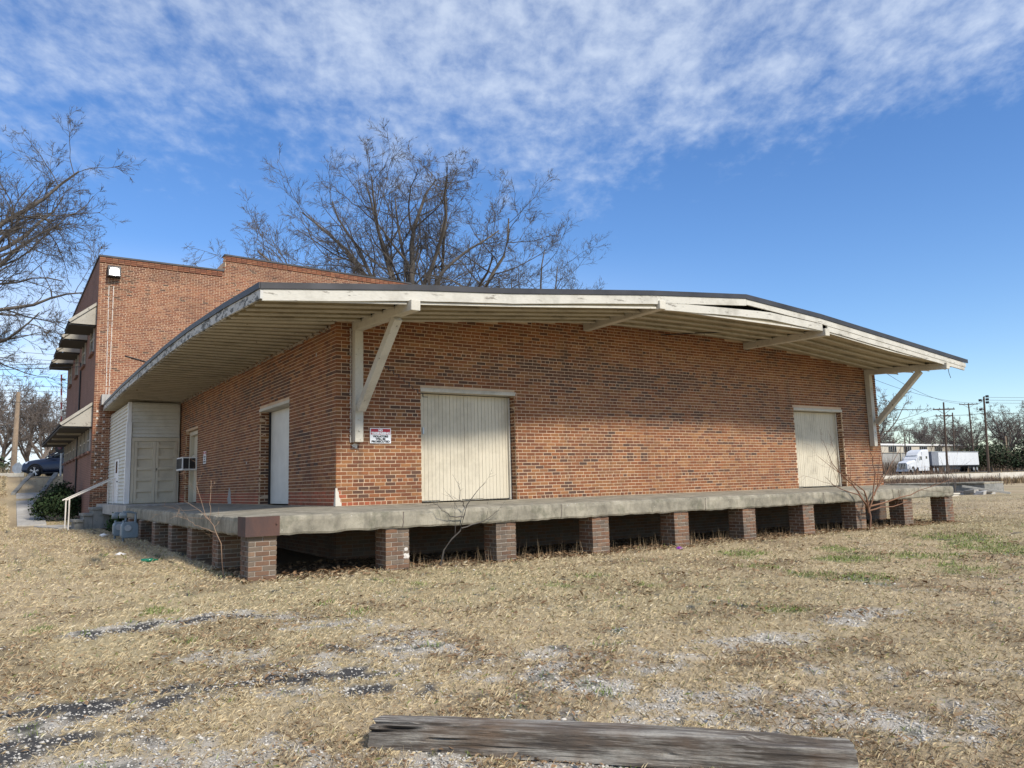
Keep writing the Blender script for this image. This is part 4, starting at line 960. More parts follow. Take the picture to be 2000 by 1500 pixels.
MB().box((0.652,-0.014,1.129),(1.072,-0.008,1.411)).build('panel', M_SIGNW, sg); MB().box((0.668,-0.0165,1.290),(1.056,-0.0145,1.397)).build('red_band', M_RED, sg)
text_part(sg, 'NO', 0.056, 0.085, 0.862, 1.350, 0, -0.0178, M_SIGNW, base); text_part(sg, 'TRESPASSING', 0.056, 0.372, 0.862, 1.297, 0, -0.0178, M_SIGNW, base)
for t, w, z in (('VIOLATORS',.31,1.240),('WILL BE',.20,1.192),('PROSECUTED',.365,1.144)): text_part(sg, t, 0.05, w, 0.862, z, 0, -0.0155, M_INK, base)
sg = empty('warning_sign', (0, 10.55, 1.13), label='small red-topped white warning sign on the side wall near the air conditioner', cat='sign'); base = Vector(sg.location)
MB().box((-0.013,10.36,1.14),(-0.008,10.72,1.50)).build('panel', M_SIGNW, sg); MB().box((-0.0155,10.375,1.385),(-0.0135,10.705,1.485)).build('red_band', M_RED, sg)
text_part(sg, 'NO', 0.05, 0.08, 10.54, 1.442, -math.pi/2, -0.0165, M_SIGNW, base); text_part(sg, 'TRESPASSING', 0.045, 0.30, 10.54, 1.395, -math.pi/2, -0.0165, M_SIGNW, base)
for t, w, z in (('VIOLATORS',.25,1.320),('WILL BE',.16,1.250),('PROSECUTED',.29,1.180)): text_part(sg, t, 0.05, w, 10.54, z, -math.pi/2, -0.0145, M_INK, base)
# ------------------------------------------------------------------ steps, railing, walk, meters
zg = gz1(-2.3, 17.5)
st = empty('entry_steps', (-2.2, 17.4, zg), label='three mossy concrete steps with cheek block up to the vestibule', cat='steps')
for (x0, x1, z1) in ((-2.84,-2.52,-0.50),(-2.56,-2.24,-0.30),(-2.28,-1.68,-0.10)):
    mb = MB(); mb.box((x0,16.9,z1-.09),(x1,18.3,z1)); mb.build('tread', M_CONC_DARK, st, bevel=0.015)
for (x0, x1, z1) in ((-2.78,-2.525,-0.593),(-2.52,-2.245,-0.393),(-2.24,-1.70,-0.193)):
    mb = MB(); mb.box((x0,16.95,zg-.1),(x1,18.25,z1)); mb.build('riser_block', M_CONC_DARK, st, bevel=0.01)
M_RAIL = painted_wood('rail_paint', (0.74,0.68,0.60), (0.35,0.20,0.12), 0.66)
for k, (y, lab) in enumerate(((16.85,'white pipe handrail on the near side of the entry steps'),(18.35,'white pipe handrail on the far side of the entry steps'))):
    hr = empty('handrail', (-2.9, y, zg), label=lab, cat='handrail', group='handrails of the entry steps')
    mb = MB(); mb.tube([(-3.08,y,0.16),(-1.50,y,0.94)], 0.024, 8); mb.build('rail', M_RAIL, hr)
    mb = MB(); mb.tube([(-2.97,y,gz1(-2.97,y)-.05),(-2.97,y,0.21)], 0.024, 8); mb.build('post', M_RAIL, hr)
    mb = MB(); mb.tube([(-1.66,y,gz1(-1.66,y)-.05 if k == 0 else -0.12),(-1.66,y,0.86)], 0.024, 8); mb.build('post', M_RAIL, hr)
def walk_strip(name, a, b, w, n, mat, lab):
    t = empty(name, (a[0], a[1], gz1(*a)), label=lab, kind='structure'); dx, dy = b[0]-a[0], b[1]-a[1]; L = math.hypot(dx, dy); px, py = -dy/L*w/2, dx/L*w/2
    for i in range(n):
        t0, t1 = i/n+.003, (i+1)/n-.003; p = []
        for tt in (t0, t1):
            x, y = a[0]+dx*tt, a[1]+dy*tt
            for s in (-1, 1): p.append((x+px*s, y+py*s, gz1(x, y)+.05))
        q = [p[0], p[1], p[3], p[2]]; mb = MB(); mb.hexa([(x, y, z-.16) for x, y, z in q] + q); mb.build('paving_slab', mat, t, bevel=0.01)
walk_strip('concrete_walk', (-3.85,21.3), (-3.75,30.5), 0.95, 6, M_CONC_TOP, 'grey concrete walk climbing beside the tall building')
walk_strip('landing_walk', (-3.4,21.0), (-2.75,18.4), 0.85, 2, M_CONC_TOP, 'short concrete path from the walk to the entry steps')
# stair up to the street with sloping cheek walls
ss = empty('street_stair', (-3.75, 30.5, 0.2), label='dark concrete stair with sloping side walls climbing to the street', cat='stair')
for (xa, xb, lab) in ((-4.45,-4.25,'l'),(-3.30,-3.10,'r')):
    mb = MB(); mb.hexa([(xa,30.3,-.4),(xb,30.3,-.4),(xb+.9,36.5,0.6),(xa+.9,36.5,0.6),(xa,30.3,0.52),(xb,30.3,0.52),(xb+.9,36.5,1.62),(xa+.9,36.5,1.62)]); mb.build('cheek_wall', M_CONC_DARK, ss, bevel=0.02)
for i in range(7):
    y = 30.6+i*0.8; x = -3.78+.9*(y-30.3)/6.2; mb = MB(); mb.box((x-.42,y,-.3),(x+.42,y+.8,0.32+.17*i)); mb.build('tread', M_CONC_DARK, ss, bevel=0.01)
# gas meters
M_METER = simple('meter_blue_grey', (0.20,0.25,0.28), 0.55, 0.2, .15)
for i, (x, y, s, lab) in enumerate(((-2.34,7.5,1.0,'larger blue-grey gas meter standing by the dock end'),(-2.36,8.95,0.92,'smaller blue-grey gas meter behind the larger one'))):
    z0 = gz1(x, y); mt_ = empty('gas_meter', (x,y,z0), label=lab, cat='gas meter', group='gas meters by the dock')
    mb = MB(); mb.loft([[(x+sx*.19*s*k, y+sy*.13*s, z0+zz*s) for sx, sy in ((-1,-1),(1,-1),(1,1),(-1,1))] for k, zz in ((.85,.08),(1,.14),(1,.36),(.9,.42),(.6,.46))]); mb.build('meter_body', M_METER, mt_, bevel=0.02)
    mb = MB(); mb.cyl((x-.05,y-.13*s,z0+.32*s),(x-.05,y-.17*s,z0+.32*s),.075,14); mb.build('dial', M_GALV, mt_)
    mb = MB(); mb.tube([(x+.13*s,y,z0+.42*s),(x+.13*s,y,z0+.66*s),(x-.02,y,z0+.70*s),(x-.16*s,y,z0+.70*s)], .03, 8); mb.tube([(x-.13*s,y,z0-.05),(x-.13*s,y,z0+.5*s)], .026, 8); mb.build('pipe', M_METER, mt_)
    mb = MB(); mb.cyl((x-.22*s,y,z0+.62*s),(x-.08*s,y,z0+.62*s),.07,12); mb.build('regulator', M_METER, mt_)
# litter
mb = MB(); x, y = -2.75, 1.9; z = gz1(x,y)+.03; mb.tube([(x-.12,y,z),(x+.06,y,z),(x+.11,y,z),(x+.16,y,z)], [.035,.035,.016,.016], 10); mb.build('bottle', simple('green_glass', (0.01,0.16,0.09), 0.15), smooth=True, label='green bottle lying on the grass beside the dock piers', cat='bottle')
g = random.Random(2)
def crumple(name, c, r, mat, lab, cat):
    mb = MB(); x, y = c; z = gz1(x,y)+r*.4; n = 8; rings = []
    for i in range(5):
        a = math.pi*(i+.5)/5; rings.append([(x+r*1.5*math.sin(a)*math.cos(2*math.pi*k/n)*g.uniform(.6,1.3), y+r*math.sin(a)*math.sin(2*math.pi*k/n)*g.uniform(.6,1.3), z+r*.6*math.cos(a)*g.uniform(.6,1.3)) for k in range(n)])
    mb.loft(rings); mb.build(name, mat, label=lab, cat=cat)
crumple('plastic_wrapper', (6.0,-2.45), .055, simple('purple_plastic', (0.28,0.05,0.42), .3), 'crumpled purple wrapper on the grass before the fourth pier', 'wrapper')
crumple('paper_scrap', (-2.55,10.6), .08, M_WHITE, 'white paper scrap on the grass near the gas meters', 'litter')
crumple('broken_pipe_scrap', (-3.0,3.6), .06, M_WHITE, 'small white scrap on the grass left of the bottle', 'litter')

# ------------------------------------------------------------------ parked car on the street
M_CAR = simple('dark_blue_paint', (0.030,0.042,0.075), 0.22, 0.35, .04, 2, bmp=0); M_TYRE = simple('tyre', (0.015,0.015,0.016), 0.85); M_RIM = simple('alloy', (0.62,0.63,0.65), 0.3, 0.7, .05); M_CHROME = simple('chrome', (0.75,0.76,0.78), .18, .9, .03)
M_LAMP = simple('headlight', (.7,.75,.8), .1)
def make_car(loc, rz):
    c = empty('parked_car', loc, rz, label='dark blue sport utility car parked on the street behind the building', cat='car')
    # nose at -X, length 4.8; cross-sections along x: (x, half width, sill z, waist z, hood/deck z)
    st_ = [(-2.40,.70,.42,.62,.70),(-2.33,.82,.30,.72,.88),(-2.1,.90,.26,.82,1.00),(-1.6,.95,.25,.92,1.07),(-1.0,.96,.25,.98,1.13),(-.6,.96,.25,1.0,1.18),(.2,.96,.25,1.02,1.20),(1.2,.96,.25,1.05,1.22),(1.9,.94,.28,1.06,1.22),(2.25,.88,.34,1.0,1.18),(2.38,.78,.45,.85,1.05)]
    rings = []
    for (x, w, a, m_, t) in st_: rings.append([(x,-w*.86,a),(x,-w,a+.12),(x,-w,m_*.62),(x,-w*.97,m_),(x,-w*.82,t),(x,-w*.4,t+.03),(x,w*.4,t+.03),(x,w*.82,t),(x,w*.97,m_),(x,w,m_*.62),(x,w,a+.12),(x,w*.86,a)])
    mb = MB(); mb.loft(rings); o = mb.build('body', M_CAR, c, smooth=True, local=True)
    s2 = o.modifiers.new('s', 'SUBSURF'); s2.levels = 1; s2.render_levels = 2
    gr = [(-.95,.74,1.14,1.15),(-.35,.70,1.16,1.50),(.15,.68,1.18,1.64),(.9,.68,1.19,1.67),(1.6,.66,1.19,1.58),(2.15,.66,1.16,1.22)]
    mb = MB(); mb.loft([[(x,-w-.12*(1-(t-b)/.5) if t-b < .5 else -w-.1,b),(x,-w+.04,t-.04),(x,-w*.6,t),(x,w*.6,t),(x,w-.04,t-.04),(x,w+.1,b)] for (x, w, b, t) in gr]); mb.build('cabin_glass', M_GLASS, c, smooth=True, local=True)
    for s in (-1, 1):
        mb = MB(); mb.tube([(-.95,s*.80,1.17),(-.35,s*.70,1.51),(.15,s*.68,1.65),(.9,s*.68,1.68),(1.6,s*.66,1.60),(2.15,s*.72,1.25)], .035, 6); mb.build('roof_rail_pillar', M_CAR, c, local=True)
        mb = MB(); mb.tube([(.28,s*.80,1.18),(.28,s*.69,1.64)], .035, 6); mb.build('pillar', M_CAR, c, local=True)
        mb = MB(); mb.loft([[(x,s*.93+oy,z) for (x, z) in ((-.62,1.12),(-.42,1.12),(-.40,1.26),(-.60,1.24))] for oy in (0, s*.17)]); mb.build('mirror', M_CAR, c, local=True)
        mb = MB(); mb.hexa([(-2.36,s*.62,.76),(-1.95,s*.925,.84),(-1.95,s*.93,.85),(-2.38,s*.60,.76),(-2.34,s*.62,.86),(-1.85,s*.915,.98),(-1.85,s*.92,.99),(-2.36,s*.60,.87)]); mb.build('headlight', M_LAMP, c, local=True)
        for x in (-1.45, 1.42):
            w = empty('wheel'); w.parent = c; w.location = (x, s*.90, .37)
            n = 24; rr = [(.22,.12),(.34,.12),(.37,.08),(.37,-.08),(.34,-.12),(.22,-.12)]
            mb = MB(); mb.loft([[(math.cos(2*math.pi*k/n)*r, s*yy_, math.sin(2*math.pi*k/n)*r) for k in range(n)] for r, yy_ in rr], caps=False); mb.build('tyre', M_TYRE, w, local=True, smooth=True)
            mb = MB(); mb.loft([[(math.cos(2*math.pi*k/n)*r, s*yy_, math.sin(2*math.pi*k/n)*r) for k in range(n)] for r, yy_ in ((.27,.12),(.255,.09),(.24,.03))], caps=False)
            for k in range(5):
                a = 2*math.pi*k/5+.3
                for da in (-.16,.16): mb.beam((math.cos(a)*.05,s*.10,math.sin(a)*.05),(math.cos(a+da)*.255,s*.11,math.sin(a+da)*.255), .03, .035, (0,1,0))
            mb.cyl((0,s*.07,0),(0,s*.125,0),.055,12); mb.build('rim', M_RIM, w, local=True)
            mb = MB(); mb.cyl((0,-s*.05,0),(0,s*.02,0),.225,16); mb.build('brake_disc', M_BLACK, w, local=True)
            mb = MB(); mb.tube([(x+.43*math.cos(a), s*.955, .37+.43*math.sin(a)) for a in np.linspace(-.15, math.pi+.15, 14)], .045, 6); mb.build('wheel_arch', M_BLACK, c, local=True)
    mb = MB(); mb.loft([[(x, yy_, z) for yy_, z in ((-.5,.40),(.5,.40),(.42,.82),(-.42,.82))] for x in (-2.44,-2.36)]); mb.build('grille', M_BLACK, c, local=True)
    mb = MB(); mb.tube([(-2.45,-.5,.42),(-2.46,-.42,.84),(-2.46,.42,.84),(-2.45,.5,.42)], .022, 6); mb.build('grille_trim', M_CHROME, c, local=True)
    mb = MB(); mb.box((-1.9,-.965,.24),(1.9,.965,.30)); mb.build('sill_cladding', M_BLACK, c, local=True)
    return c
make_car((-1.42, 40.85, gz1(-1.4,40.85)+.035), R_(-31))

# ------------------------------------------------------------------ street furniture beyond
def pole(x, y, z0, h, r, lean, lab, arms=(), grp=None, mat=None, cat='utility pole', trans=None):
    t = empty('utility_pole', (x,y,z0), label=lab, cat=cat, group=grp); top = (x+lean[0], y+lean[1], z0+h); m_ = mat or M_POLE
    mb = MB(); mb.tube([(x,y,z0-.3), ((x+top[0])/2,(y+top[1])/2,z0+h/2), top], [r, r*.85, r*.65], 8); mb.build('pole', m_, t)
    for (zf, L) in arms:
        px, py, pz = lerp(x,top[0],zf), lerp(y,top[1],zf), z0+h*zf; dx, dy = RGT.x, RGT.y
        mb = MB(); mb.beam((px-dx*L/2,py-dy*L/2,pz),(px+dx*L/2,py+dy*L/2,pz), .12, .14); mb.build('crossarm', m_, t)
        for s in (-1,1): mb = MB(); mb.beam((px,py,pz-.7),(px+s*dx*L*.32,py+s*dy*L*.32,pz), .05, .05); mb.build('arm_brace', m_, t)
        for s in (-.46,-.2,.2,.46): mb = MB(); mb.cyl((px+s*dx*L,py+s*dy*L,pz+.07),(px+s*dx*L,py+s*dy*L,pz+.27), .05, 6); mb.build('insulator', M_BLACK, t)
    for (zf, s) in (trans or ()):
        px, py, pz = lerp(x,top[0],zf), lerp(y,top[1],zf), z0+h*zf; mb = MB(); mb.cyl((px+s*RGT.x*.3,py+s*RGT.y*.3,pz),(px+s*RGT.x*.3,py+s*RGT.y*.3,pz+.3), .22 if abs(s) < 2 else .25, 8); mb.beam((px,py,pz+.15),(px+s*RGT.x*.3,py+s*RGT.y*.3,pz+.15),.05,.05); mb.build('insulator', M_BLACK, t)
    return top
M_POLE = simple('creosoted_pole', (0.085,0.06,0.045), 0.9); M_POLEPALE = simple('pale_pole', (0.38,0.28,0.19), 0.9)
pole(-4.12,48.6,1.4,5.95,.19,(.06,-.3),'pale wooden pole standing beyond the street at the far left',mat=M_POLEPALE)
zz0 = gz1(-3.9,46.2)
sp_ = empty('stop_sign', (-3.92,46.1,zz0), label='grey back of an octagonal road sign beside the parked car', cat='road sign')
mb = MB(); mb.tube([(-3.92,46.1,zz0-.2),(-3.92,46.05,2.55)], .035, 6); mb.build('post', M_GALV, sp_)
mb = MB(); n = 8; mb.loft([[(-3.92+.37*math.cos(2*math.pi*(k+.5)/n)*.84, 46.0+oy-.37*math.cos(2*math.pi*(k+.5)/n)*.55, 2.15+.37*math.sin(2*math.pi*(k+.5)/n)) for k in range(n)] for oy in (0,.03)]); mb.build('plate', M_GALV, sp_)
# railway crossing gate: raised striped arm and round signal
cg = empty('crossing_gate', (-2.1,38.4,1.4), label='raised red and white striped crossing gate with a round black signal', cat='crossing gate')
M_DKRED = simple('faded_red', (0.13,0.02,0.025), .6)
for i in range(11):
    z0_, z1_ = 2.9+i*.40, 2.9+(i+1)*.40-.004; xx = lambda z: -1.98-.20*(z-2.9)/4.4; yy_ = lambda z: 38.5-.45*(z-2.9)/4.4
    mb = MB(); mb.beam((xx(z0_),yy_(z0_),z0_),(xx(z1_),yy_(z1_),z1_), .075, .05); mb.build('arm_stripe', M_DKRED if i % 2 == 0 else M_GALV, cg)
mb = MB(); mb.tube([(-1.95,38.55,1.3),(-1.97,38.52,3.4)], .06, 8); mb.build('post', M_GALV, cg)
mb = MB(); mb.cyl((-2.06,38.40,3.08),(-2.02,38.46,3.08), .30, 20); mb.build('signal_disc', M_BLACK, cg); mb = MB(); mb.cyl((-2.085,38.36,3.08),(-2.062,38.398,3.08), .11, 14); mb.build('signal_lens', simple('signal_red',(0.10,0.01,0.03),.2), cg)
for z in (5.2, 7.0): MB().cbox((xx(z)+.12,yy_(z),z),(.18,.08,.08)).build('arm_light', M_BLACK, cg)
# ------------------------------------------------------------------ bare trees, grown level by level
def unit(a): return a/np.maximum(np.linalg.norm(a, axis=-1, keepdims=True), 1e-9)
def grow_level(S, D, L, Rr, P, wob, trop, tip, g):
    """N branches of P segments: returns points (N,P+1,3), radii (N,P+1), directions (N,P+1,3)"""
    N = len(S); pts = np.zeros((N, P+1, 3)); dirs = np.zeros((N, P+1, 3)); pts[:,0] = S; d = unit(D); dirs[:,0] = d
    for i in range(1, P+1):
        d = unit(d + g.normal(0, wob, (N, 3)) + np.array([0, 0, trop])); pts[:,i] = pts[:,i-1] + d*(L/P)[:,None]; dirs[:,i] = d
    t = np.linspace(0, 1, P+1)[None]; rad = Rr[:,None]*(1-t*(1-tip)); return pts, rad, dirs
def tubes(pts, rad, dirs, n):
    N, P1, _ = pts.shape; ref = np.where(np.abs(dirs[...,2:3]) > 0.9, np.array([1.0,0,0]), np.array([0,0,1.0])); r = unit(np.cross(dirs, ref)); u = np.cross(dirs, r)
    a = np.arange(n)*2*np.pi/n; ring = pts[:,:,None,:] + rad[:,:,None,None]*(np.cos(a)[:,None]*r[:,:,None,:] + np.sin(a)[:,None]*u[:,:,None,:])
    V = ring.reshape(-1, 3); base = np.arange(N*P1).reshape(N, P1)*n; q = base[:,:-1]; k = np.arange(n); k2 = (k+1) % n
    F = np.stack([q[...,None]+k, q[...,None]+k2, q[...,None]+n+k2, q[...,None]+n+k], -1).reshape(-1, 4); return V, F
def spawn(pts, rad, dirs, L, K, t0, t1, ang, ratio, rr, g, minr=0.0, up=0.0):
    N, P1, _ = pts.shape; t = g.uniform(t0, t1, (N, K)); t[:,0] = t1*0.97; f = t*(P1-1); i = np.minimum(f.astype(int), P1-2); w = (f-i)[...,None]; n = np.arange(N)[:,None]
    S = pts[n,i]*(1-w)+pts[n,i+1]*w; d = dirs[n,i+1]; r = rad[n,i]*(1-w[...,0])+rad[n,i+1]*w[...,0]
    pv = unit(np.cross(d, g.normal(0, 1, (N, K, 3)))); a = np.radians(g.normal(ang, ang*0.25, (N, K)))[...,None]
    D = d*np.cos(a)+pv*np.sin(a); D[...,2] += up; Ln = L[:,None]*ratio*(1-0.45*(t-t0)/(max(1e-3,t1-t0)))*g.uniform(0.65, 1.25, (N, K)); Rn = np.maximum(r*rr*g.uniform(0.75, 1.0, (N, K)), minr)
    return S.reshape(-1,3), unit(D.reshape(-1,3)), Ln.ravel(), Rn.ravel()
def make_tree(name, base, limbs, trunk, lv, seed, label, grp=None, tw=M_TWIG, bk=M_BARK, minr=0.0095, cat='tree'):
    """limbs: list of (azimuth deg, tilt from vertical deg, length, radius, start height)"""
    g = np.random.default_rng(seed); root = empty(name, base, label=label, cat=cat, group=grp)
    th, tr, lean = trunk
    S = np.array([[0,0,-0.4]]); D = unit(np.array([[lean[0], lean[1], 1.0]])); p0, r0, d0 = grow_level(S, D, np.array([th+.4]), np.array([tr]), 6, 0.04, 0.02, 0.62, g)
    r0[:,0] *= 1.35; VT, FT = tubes(p0, r0, d0, 10)
    S1, D1, L1, R1 = [], [], [], []
    for (az, ti, ln, rad, hs_) in limbs:
        k = min(5.99, max(0, (hs_+.4)/(th+.4)*6)); i = int(k); S1.append(p0[0,i]*(1-(k-i))+p0[0,i+1]*(k-i)); a = R_(az); t = R_(ti); D1.append([math.sin(t)*math.cos(a), math.sin(t)*math.sin(a), math.cos(t)]); L1.append(ln); R1.append(rad)
    p1, r1, d1 = grow_level(np.array(S1), np.array(D1, float), np.array(L1, float), np.array(R1, float), 9, lv[0].get('wob', .13), lv[0].get('trop', .03), 0.22, g)
    V1, F1 = tubes(p1, r1, d1, 7); VT2 = np.concatenate([VT, V1]); FT2 = np.concatenate([FT, F1+len(VT)])
    np_mesh('trunk', VT2, FT2, bk, smooth=True, parent=root)
    VV, FF, nv = [], [], 0; p, r, d, L = p1, r1, d1, np.array(L1, float)
    for j, q in enumerate(lv[1:]):
        S, D, L, Rr = spawn(p, r, d, L, q['K'], q.get('t0', .25), 1.0, q.get('ang', 40), q['ratio'], q.get('rr', .6), g, minr, q.get('up', 0))
        p, r, d = grow_level(S, D, L, Rr, q['P'], q.get('wob', .16), q.get('trop', .02), q.get('tip', .35), g); V, F = tubes(p, r, d, q['n']); VV.append(V); FF.append(F+nv); nv += len(V)
    np_mesh('crown', np.concatenate(VV), np.concatenate(FF), tw, smooth=False, parent=root); return root
LV = [dict(wob=.15, trop=.006), dict(K=11, P=7, n=5, ratio=.50, ang=50, rr=.52, t0=.15, wob=.18, trop=.035), dict(K=7, P=5, n=4, ratio=.50, ang=42, rr=.58, t0=.2, wob=.22, trop=.03),
      dict(K=6, P=3, n=3, ratio=.56, ang=36, rr=.62, t0=.12, wob=.13, trop=.03), dict(K=4, P=2, n=3, ratio=.75, ang=34, rr=.8, t0=.1, wob=.06, trop=.02)]
fa = math.degrees(math.atan2(RGT.y, RGT.x))               # azimuth of 'right' in the picture
limbs = [(fa+178, 64, 11.8, .17, 7.6), (fa+188, 55, 12.0, .19, 7.8), (fa+172, 44, 12.0, .20, 8.2), (fa+184, 33, 11.6, .20, 8.6), (fa+170, 22, 11.2, .20, 9.0), (fa+195, 11, 10.6, .20, 9.3), (fa+90, 4, 10.4, .26, 9.5), (fa+10, 13, 10.6, .20, 9.3), (fa-10, 24, 10.8, .20, 9.0), (fa+8, 36, 11.0, .22, 8.4), (fa-6, 50, 9.5, .20, 7.8), (fa+4, 64, 7.5, .16, 7.2),
         (fa-85, 30, 10.0, .18, 8.4), (fa+95, 32, 10.5, .18, 8.4), (fa+225, 30, 11.0, .18, 8.8), (fa+45, 26, 10.5, .18, 8.8), (fa+135, 36, 11.5, .18, 8.2)]
make_tree('bare_tree', (16.0, 28.8, -0.3), limbs, (9.6, .66, (0,0)), LV, 5, 'huge spreading bare tree rising behind the warehouse roof')
limbs = [(fa+10, 36, 12, .18, 7), (fa+170, 14, 10, .18, 7.2), (fa+5, 20, 12.5, .18, 7.2), (fa-60, 35, 8, .16, 6.5), (fa+5, 52, 11, .15, 6.4), (fa+100, 30, 8, .15, 6.5), (fa+190, 35, 9, .18, 7.0)]
make_tree('bare_tree', (30.0, 37.9, -0.3), limbs, (8.0, .40, (.03,0)), LV[:2]+[dict(LV[2], K=7)]+LV[3:], 8, 'smaller bare tree right of the huge one above the roof ridge', grp=None)
limbs = [(fa+5, 12, 10.5, .22, 8.2), (fa-15, 25, 9.5, .19, 7.8), (fa+20, 38, 8.0, .17, 7.4), (fa-5, 50, 7.6, .15, 6.8), (fa+10, 64, 6.5, .13, 6.2), (fa-30, 75, 5.5, .11, 5.4), (fa+180, 18, 10.5, .22, 8), (fa+90, 22, 10, .2, 7.6), (fa-90, 30, 8.5, .17, 7.2), (fa+190, 42, 9, .2, 7), (fa+5, 2, 10.5, .2, 8.5)]
make_tree('bare_tree', (-8.7, 33.5, 1.2), limbs, (8.6, .46, (.10,-.05)), LV, 12, 'tall bare tree at the left edge beside the two-storey building')
# far bare trees: a few kinds, copied along the tree lines
LVF = [dict(wob=.12, trop=.03), dict(K=8, P=5, n=4, ratio=.52, ang=42, rr=.6, t0=.2, wob=.18, trop=.04), dict(K=8, P=4, n=3, ratio=.5, ang=42, rr=.6, t0=.15, wob=.2), dict(K=7, P=2, n=3, ratio=.55, ang=42, rr=.7, t0=.15, wob=.2)]
protos = []
for s in range(3):
    g = random.Random(70+s); lm = [(g.uniform(0,360), g.uniform(8,48), g.uniform(5.5,8), g.uniform(.11,.16), g.uniform(2.6,4.4)) for _ in range(8)]
    protos.append(make_tree('background_tree', (0,0,0), lm, (4.6, .26, (0,0)), LVF, 80+s, 'x', tw=M_FARTREE, bk=M_FARTREE, minr=.020))
def put_tree(k, x, y, z, sc, rz, lab, grp, first=[True, True, True]):
    o = protos[k] if first[k] else copy_tree(protos[k]); first[k] = False; o.location = (x, y, z); o.scale = (sc, sc, sc); o.rotation_euler = (0,0,rz); o['label'] = lab; o['group'] = grp; return o
gr = random.Random(31)
put_tree(0, 92.4, 47.0, -0.2, 1.0, .4, 'nearest bare tree right of the warehouse wall', 'bare trees beyond the warehouse'); put_tree(1, 106.5, 55.6, 0.2, .98, 1.3, 'second bare tree half hidden by the warehouse corner post', 'bare trees beyond the warehouse')
LABR = 'bare tree in the far wood on the right behind truck and poles'
for (x, y, h) in ((184,70.6,1.22),(191,66,1.2),(187.3,80.7,1.12),(189.4,85.4,1.1),(180,90,1.0),(172,93,1.0),(196,76,1.25),(199,62,1.3),(203,70,1.2),(178,84,1.0),(166,97,1.05),(194,90,1.15),(158,104,1.1),(206,56,1.3),(188,74,.9),(193,70,1.0),(182,78,.85),(198,67,1.1),(202,60,1.1),(210,62,1.3),(186,92,1.1)):
    put_tree(gr.randrange(3), x, y, 0.5, h, gr.uniform(0,6), LABR, 'far wood on the right')
for (x, y, h) in ((-4.7,87,1.02),(-2.1,91,.95),(0.5,96,.98),(-8,80,1.0),(3.0,92,.9),(-1.0,84,.8),(-6.0,96,1.05),(1.5,86,.78)):
    put_tree(gr.randrange(3), x, y, 1.4, h, gr.uniform(0,6), 'bare tree in the wood beyond the street on the left', 'wood beyond the street')
# leafy crowns: many small leaf faces through the volume
def leafy(name, blobs, n, size, cols, seed, label, cat, parent_loc, grp=None, stem=None):
    g = np.random.default_rng(seed); root = empty(name, parent_loc, label=label, cat=cat, group=grp); V = []; Cc = []
    tot = sum(b[3]*b[4]*b[5] for b in blobs)
    for (cx, cy, cz, rx, ry, rz_) in blobs:
        m_ = int(n*rx*ry*rz_/tot); d = unit(g.normal(0, 1, (m_, 3))); rad = g.random(m_)**0.45*(0.75+0.5*g.random(m_)); P = d*rad[:,None]*np.array([rx,ry,rz_])+np.array([cx,cy,cz])
        nrm = unit(d+g.normal(0, .7, (m_, 3))+np.array([0,0,.3])); t1 = unit(np.cross(nrm, g.normal(0, 1, (m_, 3)))); t2 = np.cross(nrm, t1); s = (size*g.uniform(.6,1.4,m_))[:,None]
        V.append(np.stack([P-t1*s, P+t2*s*.55, P+t1*s, P-t2*s*.55], 1).reshape(-1,3)); c = np.array(cols)[g.integers(0, len(cols), m_)]*g.uniform(.7,1.25,(m_,1)); Cc.append(np.repeat(c, 4, 0))
    V = np.concatenate(V); Cc = np.concatenate(Cc); F = np.arange(len(V)).reshape(-1,4); np_mesh('foliage', V, F, M_ATTR, Cc, parent=root)
    mb = MB()
    for (a, b, r) in (stem or [((0,0,-.2),(0,0,1.2),.05)]): mb.tube([a, ((a[0]+b[0])/2+.02,(a[1]+b[1])/2,(a[2]+b[2])/2), b], [r, r*.85, r*.6], 6)
    mb.build('trunk', M_BARK, root, local=True); return root
GRN = [(0.035,0.052,0.025),(0.05,0.066,0.034),(0.03,0.042,0.022),(0.07,0.06,0.04)]
leafy('evergreen_tree', [(0,0,3.2,3.6,3.6,2.6),(2.5,-2,2.4,3,3,2.2),(-2,1.5,2.6,3,3,2.2)], 5200, .22, GRN, 1, 'dark evergreen tree just right of the tallest pole by the far wood', 'tree', (157,62.5,0.5), stem=[((0,0,-.2),(0,0,3),.3)])
leafy('evergreen_tree', [(0,0,3.0,4,4,2.8),(3,-2.5,2.6,3.4,3.4,2.4),(-2.5,2,2.0,2.6,2.6,2)], 6200, .22, GRN, 2, 'dark evergreen tree at the right edge by the far wood', 'tree', (164,57.5,0.5), stem=[((0,0,-.2),(0,0,3),.3)])
leafy('russet_tree', [(0,0,5.6,4.2,4.2,3.2),(3.4,-1,5.0,3,3,2.6),(-3.5,1,4.6,3,3,2.4)], 5200, .24, [(0.085,0.05,0.035),(0.06,0.045,0.03),(0.045,0.05,0.025)], 3, 'dark russet-leaved tree behind the low pale building', 'tree', (178,96,0.4), stem=[((0,0,-.2),(0,0,5),.35)])
leafy('evergreen_bush', [(0,0,1.4,2.4,1.6,1.5),(2.2,0,1.1,1.8,1.4,1.2)], 2600, .16, GRN+[(0.09,0.09,0.05)], 4, 'dark green brush at the far left beyond the street', 'bush', (-7.5,62,1.4), stem=[((0,0,-.2),(0,0,1.2),.15)])
